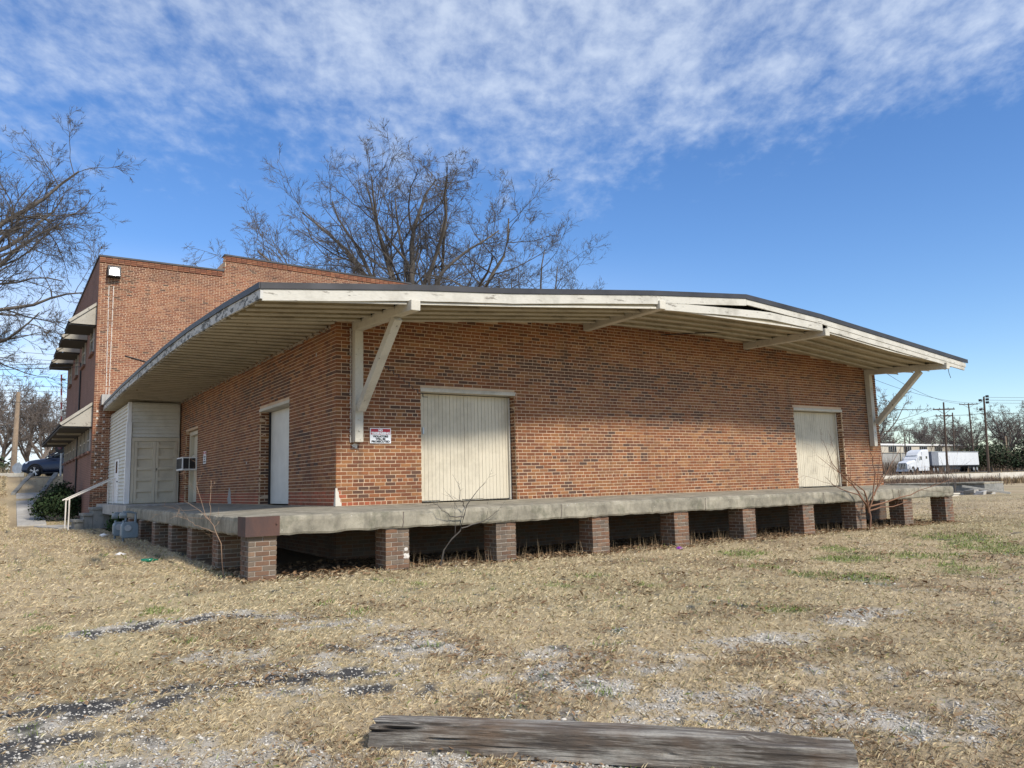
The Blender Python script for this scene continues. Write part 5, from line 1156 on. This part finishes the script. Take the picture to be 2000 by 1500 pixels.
leafy('shrub', [(0,0,.75,.75,.6,.62),(.5,-.1,.55,.55,.45,.5),(-.45,.1,.55,.5,.45,.5),(.15,0,1.25,.4,.35,.35)], 5200, .055, [(0.018,0.034,0.014),(0.028,0.05,0.019),(0.042,0.06,0.026)], 5, 'dark green leafy shrub against the tall brick building', 'shrub', (-3.0,22.4,gz1(-3.0,22.4)), stem=[((0,0,-.1),(.1,0,.9),.03),((0,0,-.1),(-.25,.05,.7),.025)])
leafy('ivy_clump', [(0,0,.28,.32,.28,.30)], 600, .05, [(0.03,0.06,0.02),(0.05,0.085,0.03)], 6, 'small ivy clump between the steps and the gas meters', 'plant', (-1.95,12.9,gz1(-1.95,12.9)), stem=[((0,0,-.1),(0,0,.3),.015)])
# saplings growing at the dock
def sapling(name, stems, seed, label, kids=4, r0=.014, mat=M_SAPL):
    g = np.random.default_rng(seed); b0 = stems[0][0]; root = empty(name, b0, label=label, cat='sapling'); VV, FF, nv = [], [], 0
    P, R, D, L = [], [], [], []
    for pts in stems:
        q = np.array(pts, float); 
        tt = np.linspace(0, len(q)-1, 9); q = np.stack([np.interp(tt, range(len(q)), q[:,i]) for i in range(3)], -1); q[1:-1] += g.normal(0, .012, (7,3)); d = unit(np.gradient(q, axis=0)); ln = np.linalg.norm(np.diff(q, axis=0), axis=1).sum(); P.append(q); D.append(d); R.append(np.linspace(r0*min(1.2,.5+ln*.35), .003, 9)); L.append(ln)
    p, r, d, L = np.array(P), np.array(R), np.array(D), np.array(L); V, F = tubes(p, r, d, 5)
    V0, F0 = V-np.array(b0), F; np_mesh('stem', V0, F0, mat, smooth=True, parent=root)
    for (K, ratio, P_) in ((kids, .42, 5), (3, .45, 3)):
        S, Dn, L, Rr = spawn(p, r, d, L, K, .25, .95, 38, ratio, .6, g, .0022); p, r, d = grow_level(S, Dn, L, Rr, P_, .12, .06, .4, g); V, F = tubes(p, r, d, 3); VV.append(V-np.array(b0)); FF.append(F+nv); nv += len(V)
    np_mesh('twigs', np.concatenate(VV), np.concatenate(FF), mat, parent=root); return root
sapling('sapling', [[(12.55,-2.3,-1.0),(12.55,-2.3,-.4),(13.1,-2.32,.1),(13.65,-2.35,.58),(14.3,-2.35,1.15)], [(12.55,-2.3,-.5),(12.1,-2.3,.0),(11.4,-2.3,.45),(10.9,-2.35,1.14)], [(12.55,-2.3,-.6),(12.3,-2.45,-.1),(11.6,-2.5,.2),(10.4,-2.55,.75)],
  [(12.6,-2.3,-.5),(12.75,-2.4,.1),(12.7,-2.45,.6),(12.4,-2.5,1.05)], [(12.6,-2.3,-.45),(13.6,-2.4,-.30),(14.8,-2.45,-.10),(16.2,-2.5,.15)], [(12.6,-2.3,-.55),(13.3,-2.5,-.45),(14.2,-2.55,-.35)], [(12.55,-2.3,-.5),(12.0,-2.5,-.2),(11.0,-2.55,0.05),(10.5,-2.6,.3)], [(12.8,-2.32,-.2),(13.2,-2.4,.4),(13.1,-2.4,.95)]], 3, 'bushy red-twigged sapling growing out by the dock near its right end', 5, .020)
sapling('sapling', [[(1.02,-2.0,-.98),(1.08,-2.12,-.6),(1.32,-2.22,-.38),(1.37,-2.25,-.02),(1.55,-2.28,.22),(1.75,-2.3,.36)], [(1.36,-2.24,-.05),(1.26,-2.26,.12),(1.22,-2.28,.38)], [(1.30,-2.22,-.38),(1.7,-2.25,-.28),(2.0,-2.28,-.12)], [(1.34,-2.22,-.2),(1.1,-2.25,-.18),(.75,-2.3,.04)]], 4, 'thin dark sapling arching out between dock piers below the first cream door', 3, .015, M_TWIG)
sapling('sapling', [[(-2.22,-1.35,-.98),(-2.26,-1.3,-.45),(-2.3,-.9,-.18),(-2.3,-.5,-.02),(-2.3,.3,.42)], [(-2.3,-.85,-.16),(-2.32,-.2,.02),(-2.32,1.7,.24)], [(-2.3,-.8,-.12),(-2.33,-.85,.40)], [(-2.28,-1.1,-.3),(-2.4,-.4,-.22),(-2.45,.2,-.1)]], 5, 'pale spindly sapling leaning against the dock corner on the left', 3, .007, bark('pale_twigs', (0.34,0.23,0.15), (0.22,0.14,0.09)))
for (x, y, h, s, lab) in ((43.9,12.1,2.4,7,'thin leaning sapling beside the old concrete platform'),(42.4,10.9,2.0,9,'forked thin sapling right of the leaning one')): sapling('sapling', [[(x,y,-1.1),(x-.1,y,.0),(x-.35,y+.1,-1.1+h)], [(x,y,-.6),(x+.2,y,.1),(x+.15,y,-1.1+h*.9)]], s, lab, 3, .03, M_TWIG)
def weeds(name, n, zone, hmin, hmax, seed, lab, w=.02, col=((0.34,0.26,0.15),(0.20,0.14,0.09))):
    """tall dead weeds along a line: zone = (ax, ay, bx, by, half width)"""
    g = np.random.default_rng(seed); ax, ay, bx, by, hw = zone; t = g.random(n); L = math.hypot(bx-ax, by-ay); px, py = -(by-ay)/L, (bx-ax)/L; o = g.normal(0, hw*.5, n); x = ax+(bx-ax)*t+px*o; y = ay+(by-ay)*t+py*o; z = gz(x, y)-.03
    h = g.uniform(hmin, hmax, n)*(0.4+1.0*fbm(x*.8, y*.8, 3)); az = g.uniform(0, 6.28, n); le = g.uniform(0, .6, n); dx, dy = np.cos(az)*np.sin(le), np.sin(az)*np.sin(le); wx, wy = -np.sin(az)*w, np.cos(az)*w
    V = np.stack([np.stack([x-wx,y-wy,z],-1), np.stack([x+wx,y+wy,z],-1), np.stack([x+dx*h,y+dy*h,z+h*np.cos(le)],-1)], 1).reshape(-1,3); F = np.arange(len(V)).reshape(-1,3)
    u = g.random(n)[:,None]; c = np.array(col[0])*(1-u)+np.array(col[1])*u; np_mesh(name, V, F, M_ATTR, np.repeat(c*g.uniform(.7,1.2,(n,1)), 3, 0), label=lab, kind='stuff')
weeds('dead_weeds', 5000, (66,31.2,112,29.0,1.6), .5, 1.1, 3, 'dead brown weeds in front of the far concrete wall', .05)
weeds('dry_brush', 6000, (64,30,84,30,3.0), .6, 1.4, 4, 'brown brush on the mound before the truck', .035, ((0.22,0.15,0.10),(0.13,0.09,0.07)))
weeds('dock_weeds', 900, (0.2,-1.9,16.5,-1.9,.35), .10, .42, 5, 'dead weed stalks under the edge of the dock', .003, ((0.40,0.30,0.18),(0.22,0.15,0.09)))
weeds('bank_brush', 5000, (-12,60,6,60,6), .6, 1.6, 6, 'dead brush beyond the street on the left', .04, ((0.30,0.25,0.16),(0.18,0.15,0.10)))
weeds('far_brush', 16000, (150,88,212,46,7), 1.2, 4.2, 8, 'brown underbrush at the foot of the far wood', .09, ((0.20,0.15,0.11),(0.12,0.095,0.075)))
# ------------------------------------------------------------------ things beyond the warehouse on the right
# far concrete wall
fw = empty('concrete_wall', (WALL_A[0],WALL_A[1],-1.1), label='long pale concrete wall below the far road', cat='wall')
nseg = 9
for i in range(nseg):
    a = WALL_A+(WALL_B-WALL_A)*(i/nseg)*1.0; b = WALL_A+(WALL_B-WALL_A)*((i+1)/nseg); d = (b-a)/np.linalg.norm(b-a); a2 = a+d*.04; b2 = b-d*.04; nx, ny = d[1], -d[0]
    z0, z1 = gz1(a[0]-.6, a[1]-.3)-.3, 0.16
    q = [(a2[0]-.25,a2[1]-.05),(b2[0]-.25,b2[1]-.05),(b2[0]+.25,b2[1]+.05),(a2[0]+.25,a2[1]+.05)]
    mb = MB(); mb.hexa([(x,y,z0) for x,y in q]+[(x,y,z1) for x,y in q]); mb.build('panel', M_PALECONC, fw, bevel=.02)
    if i: mb = MB(); mb.cbox((a[0]-.30,a[1]-.06,(z0+z1)/2), (.12,.16,z1-z0-.1)); mb.build('buttress', M_CONC_TOP, fw)
# old derelict platform with rubble
op = empty('derelict_platform', (47,14.5,-1.1), label='low derelict concrete platform in the grass beyond the dock end', cat='platform')
A, B_ = np.array([47.6,20.2]), np.array([48.2,12.0]); g = random.Random(4)
for i in range(8):
    a = A+(B_-A)*i/8; b = A+(B_-A)*(i+1)/8; d = (b-a)/np.linalg.norm(b-a); n = np.array([d[1],-d[0]]); n = n if n@np.array([-1,0]) > 0 else -n; a2, b2 = a+d*.01, b-d*.01
    q = [tuple(a2), tuple(b2), tuple(b2-n*3.0), tuple(a2-n*3.0)]; zt_ = -0.37+g.uniform(-.02,.02)
    mb = MB(); mb.hexa([(x,y,-1.35) for x,y in q]+[(x,y,zt_-.12) for x,y in q]); mb.build('block', M_CONC_DARK, op, bevel=.03)
    q = [tuple(a2+n*.08), tuple(b2+n*.08), tuple(b2-n*3.05), tuple(a2-n*3.05)]; mb = MB(); mb.hexa([(x,y,zt_-.118) for x,y in q]+[(x,y,zt_) for x,y in q]); mb.build('cap_slab', M_CONC, op, bevel=.02)
for i in range(7):
    x, y = 45.6+g.uniform(-.8,.9), 11.3+g.uniform(-.9,.9); s = g.uniform(.18,.4); mb = MB(); z = gz1(x,y)+s*.25
    mb.hexa([(x+sx*s*g.uniform(.6,1.2), y+sy*s*g.uniform(.5,1), z+sz*s*g.uniform(.3,.6)) for sz in (-1,1) for sx, sy in ((-1,-1),(1,-1),(1,1),(-1,1))]); mb.build('concrete_chunk', M_CONC_TOP, label='broken concrete chunk in the rubble heap by the derelict platform', cat='rubble', group='rubble heap by the derelict platform')
mb = MB(); mb.beam((45.4,12.0,-.55),(46.2,9.6,-1.02), .16, .12); mb.build('plank', M_PAINT, label='weathered plank leaning on the rubble heap', cat='plank')
bs_ = empty('block_steps', (41.9,11.6,-1.15), label='two white concrete block steps at the end of the old platform', cat='steps')
for (x0, z0_, z1_) in ((41.9,-1.25,-.88),(41.2,-1.25,-1.02)): mb = MB(); mb.box((x0-.35,10.6,z1_-.08),(x0+.4,11.9,z1_)); mb.box((x0-.3,10.65,z0_),(x0+.35,11.85,z1_-.081)); mb.build('step', M_PALECONC, bs_)
# low pale building
lb = empty('flat_roofed_building', (175,84,0.5), label='long low pale building with a flat roof behind the truck', cat='building')
M_LB = simple('cream_block', (0.50,0.45,0.36), .9, 0, .12, .5); M_LB2 = simple('grey_block', (0.33,0.32,0.29), .9, 0, .12, .5)
MB().box((152,84.2,0.2),(190.2,96,5.0)).build('wall_lower', M_LB2, lb); MB().box((152,84,5.001),(190.2,96.1,6.6)).build('wall_upper', M_LB, lb); MB().box((151.8,83.7,6.602),(190.5,96.4,6.98)).build('roof_edge', M_WHITE, lb)
for x in (154,160,166,172.5,179,186):
    w = empty('window'); w.parent = lb; w.location = -Vector(lb.location); MB().box((x-1.5,83.93,5.15),(x+1.5,83.995,6.35)).build('pane', M_GLASS, w)
    for k in range(5): MB().box((x-1.55+k*.75,83.9,5.15),(x-1.45+k*.75,83.928,6.35)).build('mullion', M_WINFRAME, w)
for x in (163.2,176,182.5): MB().box((x-.1,83.9,0.4),(x+.1,84.15,6.5)).build('pilaster', M_LB, lb)
MB().box((190.0,83.85,0.3),(190.35,84.1,6.6)).build('corner_trim', M_WHITE, lb)
# articulated lorry
M_TRK = simple('truck_white', (0.60,0.61,0.62), .35, 0, .04, 1); M_TARP = simple('grey_trailer_front', (0.20,0.21,0.24), .6, 0, .2, 1)
def make_truck(loc, rz):
    t = empty('semi_truck', loc, rz, label='white semi truck with sleeper cab and long box trailer on the far road', cat='truck')
    L = lambda mb, n, m_, p=t, **k: mb.build(n, m_, p, local=True, **k)
    mb = MB(); mb.loft([[(x,-w,z0),(x,w,z0),(x,w,z1-.25),(x,w*.8,z1),(x,-w*.8,z1),(x,-w,z1-.25)] for (x,w,z0,z1) in ((0.05,.85,.75,1.75),(.5,.95,.7,1.95),(2.1,1.05,.7,2.2),(2.5,1.1,.7,2.25))]); L(mb, 'hood', M_TRK, smooth=False, bevel=.04)
    mb = MB(); mb.box((-.02,-.62,.72),(.045,.62,1.68)); L(mb, 'grille', M_BLACK)
    for k in range(5): mb = MB(); mb.box((-.04,-.6+k*.27,.74),(-.021,-.54+k*.27,1.66)); L(mb, 'grille_bar', M_CHROME)
    mb = MB(); mb.loft([[(x,-w,.95),(x,w,.95),(x,w,z),(x,-w,z)] for (x,w,z) in ((2.51,1.12,2.3),(3.3,1.15,2.95),(3.6,1.2,3.0),(4.35,1.2,3.05))]); L(mb, 'cab', M_TRK, bevel=.05)
    mb = MB(); mb.loft([[(x,-1.22,.95),(x,1.22,.95),(x,1.22,z-.2),(x,1.0,z),(x,-1.0,z),(x,-1.22,z-.2)] for (x,z) in ((4.36,3.75),(4.9,3.98),(6.6,4.02))]); L(mb, 'sleeper', M_TRK, bevel=.05)
    mb = MB(); mb.loft([[(x,-w,2.96),(x,w,2.96),(x,w*.95,z),(x,-w*.95,z)] for (x,w,z) in ((3.15,.95,3.0),(3.7,1.1,3.5),(4.35,1.15,3.8))]); L(mb, 'roof_fairing', M_TRK, bevel=.04)
    mb = MB(); mb.hexa([(2.50,-.98,2.28),(2.50,.98,2.28),(2.53,.98,2.28),(2.53,-.98,2.28),(3.24,-.98,2.90),(3.24,.98,2.90),(3.27,.98,2.9),(3.27,-.98,2.9)]); L(mb, 'windscreen', M_GLASS)
    for s in (-1,1):
        mb = MB(); mb.hexa([(3.35,s*1.155,2.2),(4.2,s*1.215,2.2),(4.2,s*1.225,2.2),(3.35,s*1.20,2.2),(3.5,s*1.16,2.8),(4.2,s*1.205,2.8),(4.2,s*1.225,2.8),(3.5,s*1.20,2.8)]); L(mb, 'side_window', M_GLASS)
        mb = MB(); mb.box((5.5,s*1.222 if s > 0 else -1.235,2.4),(6.0,1.235 if s > 0 else -1.222,2.85)); L(mb, 'sleeper_window', M_GLASS)
        mb = MB(); mb.tube([(1.15+.68*math.cos(a), s*1.12, .55+.68*math.sin(a)) for a in np.linspace(0, math.pi, 10)], .14, 6); L(mb, 'fender', M_TRK)
        mb = MB(); mb.box((3.0,s*1.0 if s > 0 else -1.24,.35),(6.4,1.24 if s > 0 else -1.0,.93)); L(mb, 'side_skirt', M_TRK, bevel=.05)
        mb = MB(); mb.cbox((3.05,s*1.45,2.45),(.14,.12,.75)); L(mb, 'mirror', M_TRK)
        mb = MB(); mb.cyl((.2,s*.85,1.3),(.28,s*.85,1.3),.18,12); L(mb, 'headlight', M_CHROME)
        mb = MB(); mb.cyl((6.75,s*.95,1.0),(6.75,s*.95,3.9),.09,8); L(mb, 'exhaust_stack', M_CHROME)
    mb = MB(); mb.box((-.1,-1.1,.30),(.15,1.1,.68)); L(mb, 'bumper', M_TRK, bevel=.03)
    mb = MB(); mb.box((.3,-.45,.62),(9.6,.45,.92)); L(mb, 'chassis', M_BLACK)
    for x in (1.15, 8.1, 9.35, 22.4, 23.65):
        for s in (-1,1):
            w = empty('wheel'); w.parent = t; w.location = (x, s*1.0, .52); mb = MB(); n = 18; mb.loft([[(math.cos(2*math.pi*k/n)*r, s*y_, math.sin(2*math.pi*k/n)*r) for k in range(n)] for r, y_ in ((.28,.16),(.47,.18),(.52,.12),(.52,-.2),(.28,-.25))], caps=False); L(mb, 'tyre', M_TYRE, w)
            mb = MB(); mb.cyl((0,s*.05,0),(0,s*.14,0),.29,14); mb.cyl((0,s*.14,0),(0,s*.2,0),.1,8); L(mb, 'hub', M_RIM, w)
    mb = MB(); mb.box((7.4,-1.28,1.25),(9.7,1.28,3.55)); L(mb, 'trailer_front', M_TARP)
    for k in range(7): mb = MB(); mb.box((7.55+k*.31,-1.31,1.27),(7.62+k*.31,-1.281,3.5)); L(mb, 'trailer_rib', M_GALV)
    for i in range(9):
        x0 = 9.705+i*1.62; mb = MB(); mb.box((x0,-1.28,1.25),(x0+1.605,1.28,3.50)); L(mb, 'trailer_panel', M_TRK)
    mb = MB(); mb.box((7.35,-1.32,3.553),(24.4,1.32,3.66)); L(mb, 'trailer_roof', M_GALV); mb = MB(); mb.box((7.4,-1.3,1.05),(24.3,1.3,1.248)); L(mb, 'trailer_rail', M_BLACK)
    mb = MB(); mb.box((20.5,-1.0,.62),(24.2,1.0,1.04)); L(mb, 'bogie', M_BLACK)
    for s in (-.8,.8): mb = MB(); mb.cyl((12.6,s,.15),(12.6,s,1.04),.08,8); L(mb, 'landing_leg', M_GALV)
    mb = MB(); mb.box((13.5,-1.1,.5),(17.5,-.9,.98)); L(mb, 'tool_box', M_BLACK)
    return t
make_truck((122.2, 60.2, gz1(130,60)+.13), R_(1.5))
# small vehicles half hidden behind the brush
def small_vehicle(loc, rz, paint, label, cat):
    v = empty('parked_'+cat, loc, rz, label=label, cat=cat)
    mb = MB(); mb.loft([[(x,-.9,.35),(x,.9,.35),(x,.95,.8),(x,.85,z),(x,-.85,z),(x,-.95,.8)] for (x,z) in ((-2.4,.85),(-2.3,1.0),(-1.0,1.1),(2.2,1.12),(2.35,.95))]); mb.build('body', paint, v, local=True)
    mb = MB(); mb.loft([[(x,-w,1.1),(x,w,1.1),(x,w*.9,z),(x,-w*.9,z)] for (x,w,z) in ((-1.1,.8,1.14),(-.5,.8,1.75),(.7,.8,1.8),(.95,.8,1.14))]); mb.build('cabin', M_GLASS, v, local=True)
    mb = MB(); mb.loft([[(x,-.72,1.78),(x,.72,1.78),(x,.7,1.84),(x,-.7,1.84)] for x in (-.5,.7)]); mb.build('roof', paint, v, local=True)
    for x in (-1.5,1.5):
        for s in (-1,1):
            w = empty('wheel'); w.parent = v; w.location = (x,s*.85,.36); MB().cyl((0,-.12,0),(0,.12,0),.36,16).build('tyre', M_TYRE, w, local=True); MB().cyl((0,s*.1,0),(0,s*.135,0),.2,10).build('rim', M_RIM, w, local=True)
    return v
small_vehicle((121.0,71.0,gz1(121,71)), R_(20), simple('cab_yellow',(0.62,0.36,0.03),.4), 'yellow pickup half hidden by branches left of the semi truck', 'pickup')
small_vehicle((127.0,73.5,gz1(127,73.5)), R_(15), M_TRK, 'white pickup parked between the yellow one and the semi truck', 'pickup')
small_vehicle((103,60.5,gz1(103,60.5)), R_(30), M_CAR, 'dark car partly hidden by the warehouse corner', 'car')
small_vehicle((148.5,50.0,gz1(148.5,50)), R_(5), M_TRK, 'small white car at the road right of the trailer', 'car')
# utility poles and wires
tops = {}
GP = 'utility poles along the far road'
tops['a'] = pole(112.4,47.7,gz1(112.4,47.7),10.5,.17,(-.95,-.9),'dark pole with two crossarms in front of the semi trailer',((.90,3.2),(.81,2.6)),GP)
tops['b'] = pole(149.2,65.4,gz1(149,65),11.5,.17,(-.6,-.9),'plain thin pole just right of the double-crossarm pole',(),GP)
tops['c'] = pole(152.4,63.2,gz1(152,63),13.2,.19,(-1.5,-.7),'leaning pole with one top crossarm between the plain and the tallest pole',((.985,3.6),),GP)
tops['d'] = pole(112.1,41.8,gz1(112,41.8),10.7,.19,(-1.1,-.9),'tallest dark pole with side insulators at the right of the trailer',(),GP,trans=((.99,1.6),(.95,1.6),(.91,1.6),(.94,-1.8),(.82,-1.8)))
tops['e'] = pole(151.3,76.0,gz1(151,76),8.3,.15,(-.8,-.4),'short pole left of the semi truck cab',(),GP)
tops['f'] = pole(190.9,98,gz1(190,98),11.0,.17,(-.5,-1),'slim distant pole behind the low pale building',((.99,1.6),),GP)
tops['g'] = pole(179.3,69.4,gz1(179,69),7.6,.2,(-.6,-.4),'pale short pole against the evergreens at the right',(),GP,mat=M_POLEPALE)
M_WIRE = simple('wire', (0.03,0.03,0.035), .6)
def wire(a, b, sag, r, lab, grp, lim=None):
    a, b = Vector(a), Vector(b); pts = [a.lerp(b, t)-Vector((0,0,sag*4*t*(1-t))) for t in np.linspace(0,1,14)]; mb = MB(); mb.tube(pts, r, 4); mb.build('overhead_wire', M_WIRE, label=lab, cat='wire', group=grp)
T = {k: Vector(v) for k, v in tops.items()}
off = Vector((RGT.x, RGT.y, 0))
GW = 'overhead wires on the right'
for i, s in enumerate((-1.45,-.5,.5,1.45)):
    wire(T['a']+off*s-Vector((0,0,.95)), (84+s,52-s,10.2), .5, .022, ('first', 'second', 'third', 'fourth')[i]+' wire from the left on the upper crossarm of the double-crossarm pole', GW)
for i, s in enumerate((-1.1,1.1)): wire(T['a']+off*s-Vector((0,0,1.9)), (84+s,50-s,6.2), .6, .022, ('left', 'right')[i]+' wire on the lower crossarm of the double-crossarm pole', GW)
for i, s in enumerate((-1.6,1.6)): wire(T['c']+off*s, (92,46+s,14.0), 1.0, .026, ('left', 'right')[i]+' wire on the single-crossarm pole running off to the left', GW)
for i, z in enumerate((.1,.5,.9)): wire(T['d']-Vector((0,0,z))+off*.4, (150,10,10.4-z), .5, .022, ('upper', 'middle', 'lower')[i]+' wire from the tallest pole off to the right', GW)
for i, z in enumerate((.15,.6)): wire(T['d']-Vector((0,0,z)), T['c']+off*(1.5-3*i), .4, .022, ('upper', 'lower')[i]+' wire between the tallest and the single-crossarm pole', GW)
wire(T['a']-Vector((0,0,1.9)), T['d']-Vector((0,0,2.3)), .15, .035, 'thick cable between the two nearest poles', GW); wire(T['d']-Vector((0,0,2.3)), (150,12,7.0), .4, .035, 'thick cable from the tallest pole to the right', GW)
GL = 'overhead wires on the left'
for wi, (za, zb, ya) in enumerate(((11.2,10.6,52),(10.7,10.15,52),(10.0,9.5,52),(9.3,8.9,52),(8.4,8.35,52),(8.05,8.0,52),(7.7,7.5,52))):
    wire((-24,ya,za), (6,ya,zb), .15, .018, ('topmost', 'second from top', 'third from top', 'middle', 'fifth from top', 'sixth from top', 'lowest')[wi]+' of the seven thin wires crossing the sky at the left', GL)
wire((-24,36,6.55), (TX-.05,24.6,6.02), .3, .016, 'service wire reaching the tall building from the left', GL); wire((-24,36,6.2), (TX-.05,24.6,5.85), .3, .016, 'lower service wire reaching the tall building from the left', GL); wire((-24,44,6.6), (4,44,6.3), .2, .018, 'lone low wire crossing behind the crossing gate', GL)
# ------------------------------------------------------------------ weathered railway tie in the foreground
def tie_mat():
    mt, nt, b = new_mat('weathered_tie'); tc = nd(nt, 'ShaderNodeTexCoord').outputs['Object']
    mp = nd(nt, 'ShaderNodeMapping'); mp.inputs['Scale'].default_value = (1.1,15,15); nt.links.new(tc, mp.inputs[0]); v = mp.outputs[0]
    n0 = noise(nt, v, 1.1, 8, .72); n1 = noise(nt, v, 3.4, 6, .7); n2 = noise(nt, tc, 2.4, 5, .6); n3 = noise(nt, tc, 55, 4, .7)
    k = mixc(nt, ramp(nt, n0, .43, .57), (0.08,0.064,0.05), (0.34,0.315,0.27)); k = mixc(nt, ramp(nt, n2, .46, .66, 0, .75), k, (0.135,0.085,0.05)); k = mixc(nt, ramp(nt, n1, .54, .66, 0, .85), k, (0.05,0.042,0.036))
    k = mixc(nt, ramp(nt, n1, .38, .28, 0, .7), k, (0.42,0.40,0.36)); k = mixc(nt, ramp(nt, n3, .4, .7, 0, .3), k, (0.10,0.085,0.07))
    nt.links.new(k, b.inputs['Base Color']); b.inputs['Roughness'].default_value = .95; bump(nt, b, mth(nt, 'ADD', n0, n1), .9, .014); return mt
ta, tb = Vector((-3.27,-9.17,0)), Vector((-1.54,-11.05,0)); ta.z = gz1(ta.x,ta.y)-.0; tb.z = gz1(tb.x,tb.y)+.0
tv = tb-ta; TL = tv.length; tie = empty('railway_tie', ta, math.atan2(tv.y, tv.x), label='grey weathered railway tie lying across the foreground', cat='railway tie')
NX, W, H = 170, .22, .165
prof0 = [(-.012,0),(-.004,.02),(0,.06),(0,.11),(.010,.150),(.035,.165),(.08,.17),(.13,.168),(.18,.165),(.212,.152),(.225,.12),(.225,.05),(.22,0)]
sl = np.cumsum([0]+[math.dist(a, b) for a, b in zip(prof0[:-1], prof0[1:])]); S = np.linspace(0, sl[-1], 46); PY = np.interp(S, sl, [p[0] for p in prof0]); PZ = np.interp(S, sl, [p[1] for p in prof0])*.92
X = np.linspace(0, TL, NX+1)[:,None]+0*S[None]; SS = S[None]+0*X; T_ = X/TL
lines = fbm(X*0.75+3, SS*26+5, 3); crack = np.clip(1.3-np.abs(lines-.5)/.03, 0, 1)*np.clip((fbm(X*.9+8, SS*6, 2)-.42)*6, 0, 1)      # long splits along the grain
rot = np.clip((fbm(X*1.1+1.5, SS*5+2, 3)-.55)*9, 0, 1)*np.clip(1-np.abs(SS-.24)/.12, 0, 1)                                   # rotted hollows on the upper edge
rough = (fbm(X*5, SS*60, 2)-.5)*.010
dep = -.040*crack - .055*rot*np.clip(.3+T_, 0, 1) + rough
cy_, cz_ = .11, .08; vy, vz = PY-cy_, PZ-cz_; vl = np.hypot(vy, vz)
YY = PY[None]+dep*(vy/vl)[None]+.01*np.sin(X*1.7); ZZ = PZ[None]+dep*(vz/vl)[None]-.03+.012*np.sin(X*1.1)
endj = (vnoise(SS*22, 0*SS+.5)-.5)*.07; XX = X+np.where(T_ < .001, endj, 0)+np.where(T_ > .999, -np.abs(endj)*1.5, 0)
V = np.stack([XX, YY, ZZ], -1).reshape(-1, 3); ns_ = len(S); q = np.arange((NX+1)*ns_).reshape(NX+1, ns_); Fq = np.stack([q[:-1,:-1], q[1:,:-1], q[1:,1:], q[:-1,1:]], -1).reshape(-1, 4)
mb = MB(); mb.v = [tuple(p) for p in V]; mb.f = [tuple(int(k) for k in f) for f in Fq]+[tuple(int(k) for k in q[0]), tuple(int(k) for k in q[-1][::-1])]+[(int(q[i,0]), int(q[i+1,0]), int(q[i+1,-1]), int(q[i,-1])) for i in range(NX)]; mb.c = [(1,1,1)]*len(mb.v)
mb.build('beam', tie_mat(), tie, local=True, smooth=False)
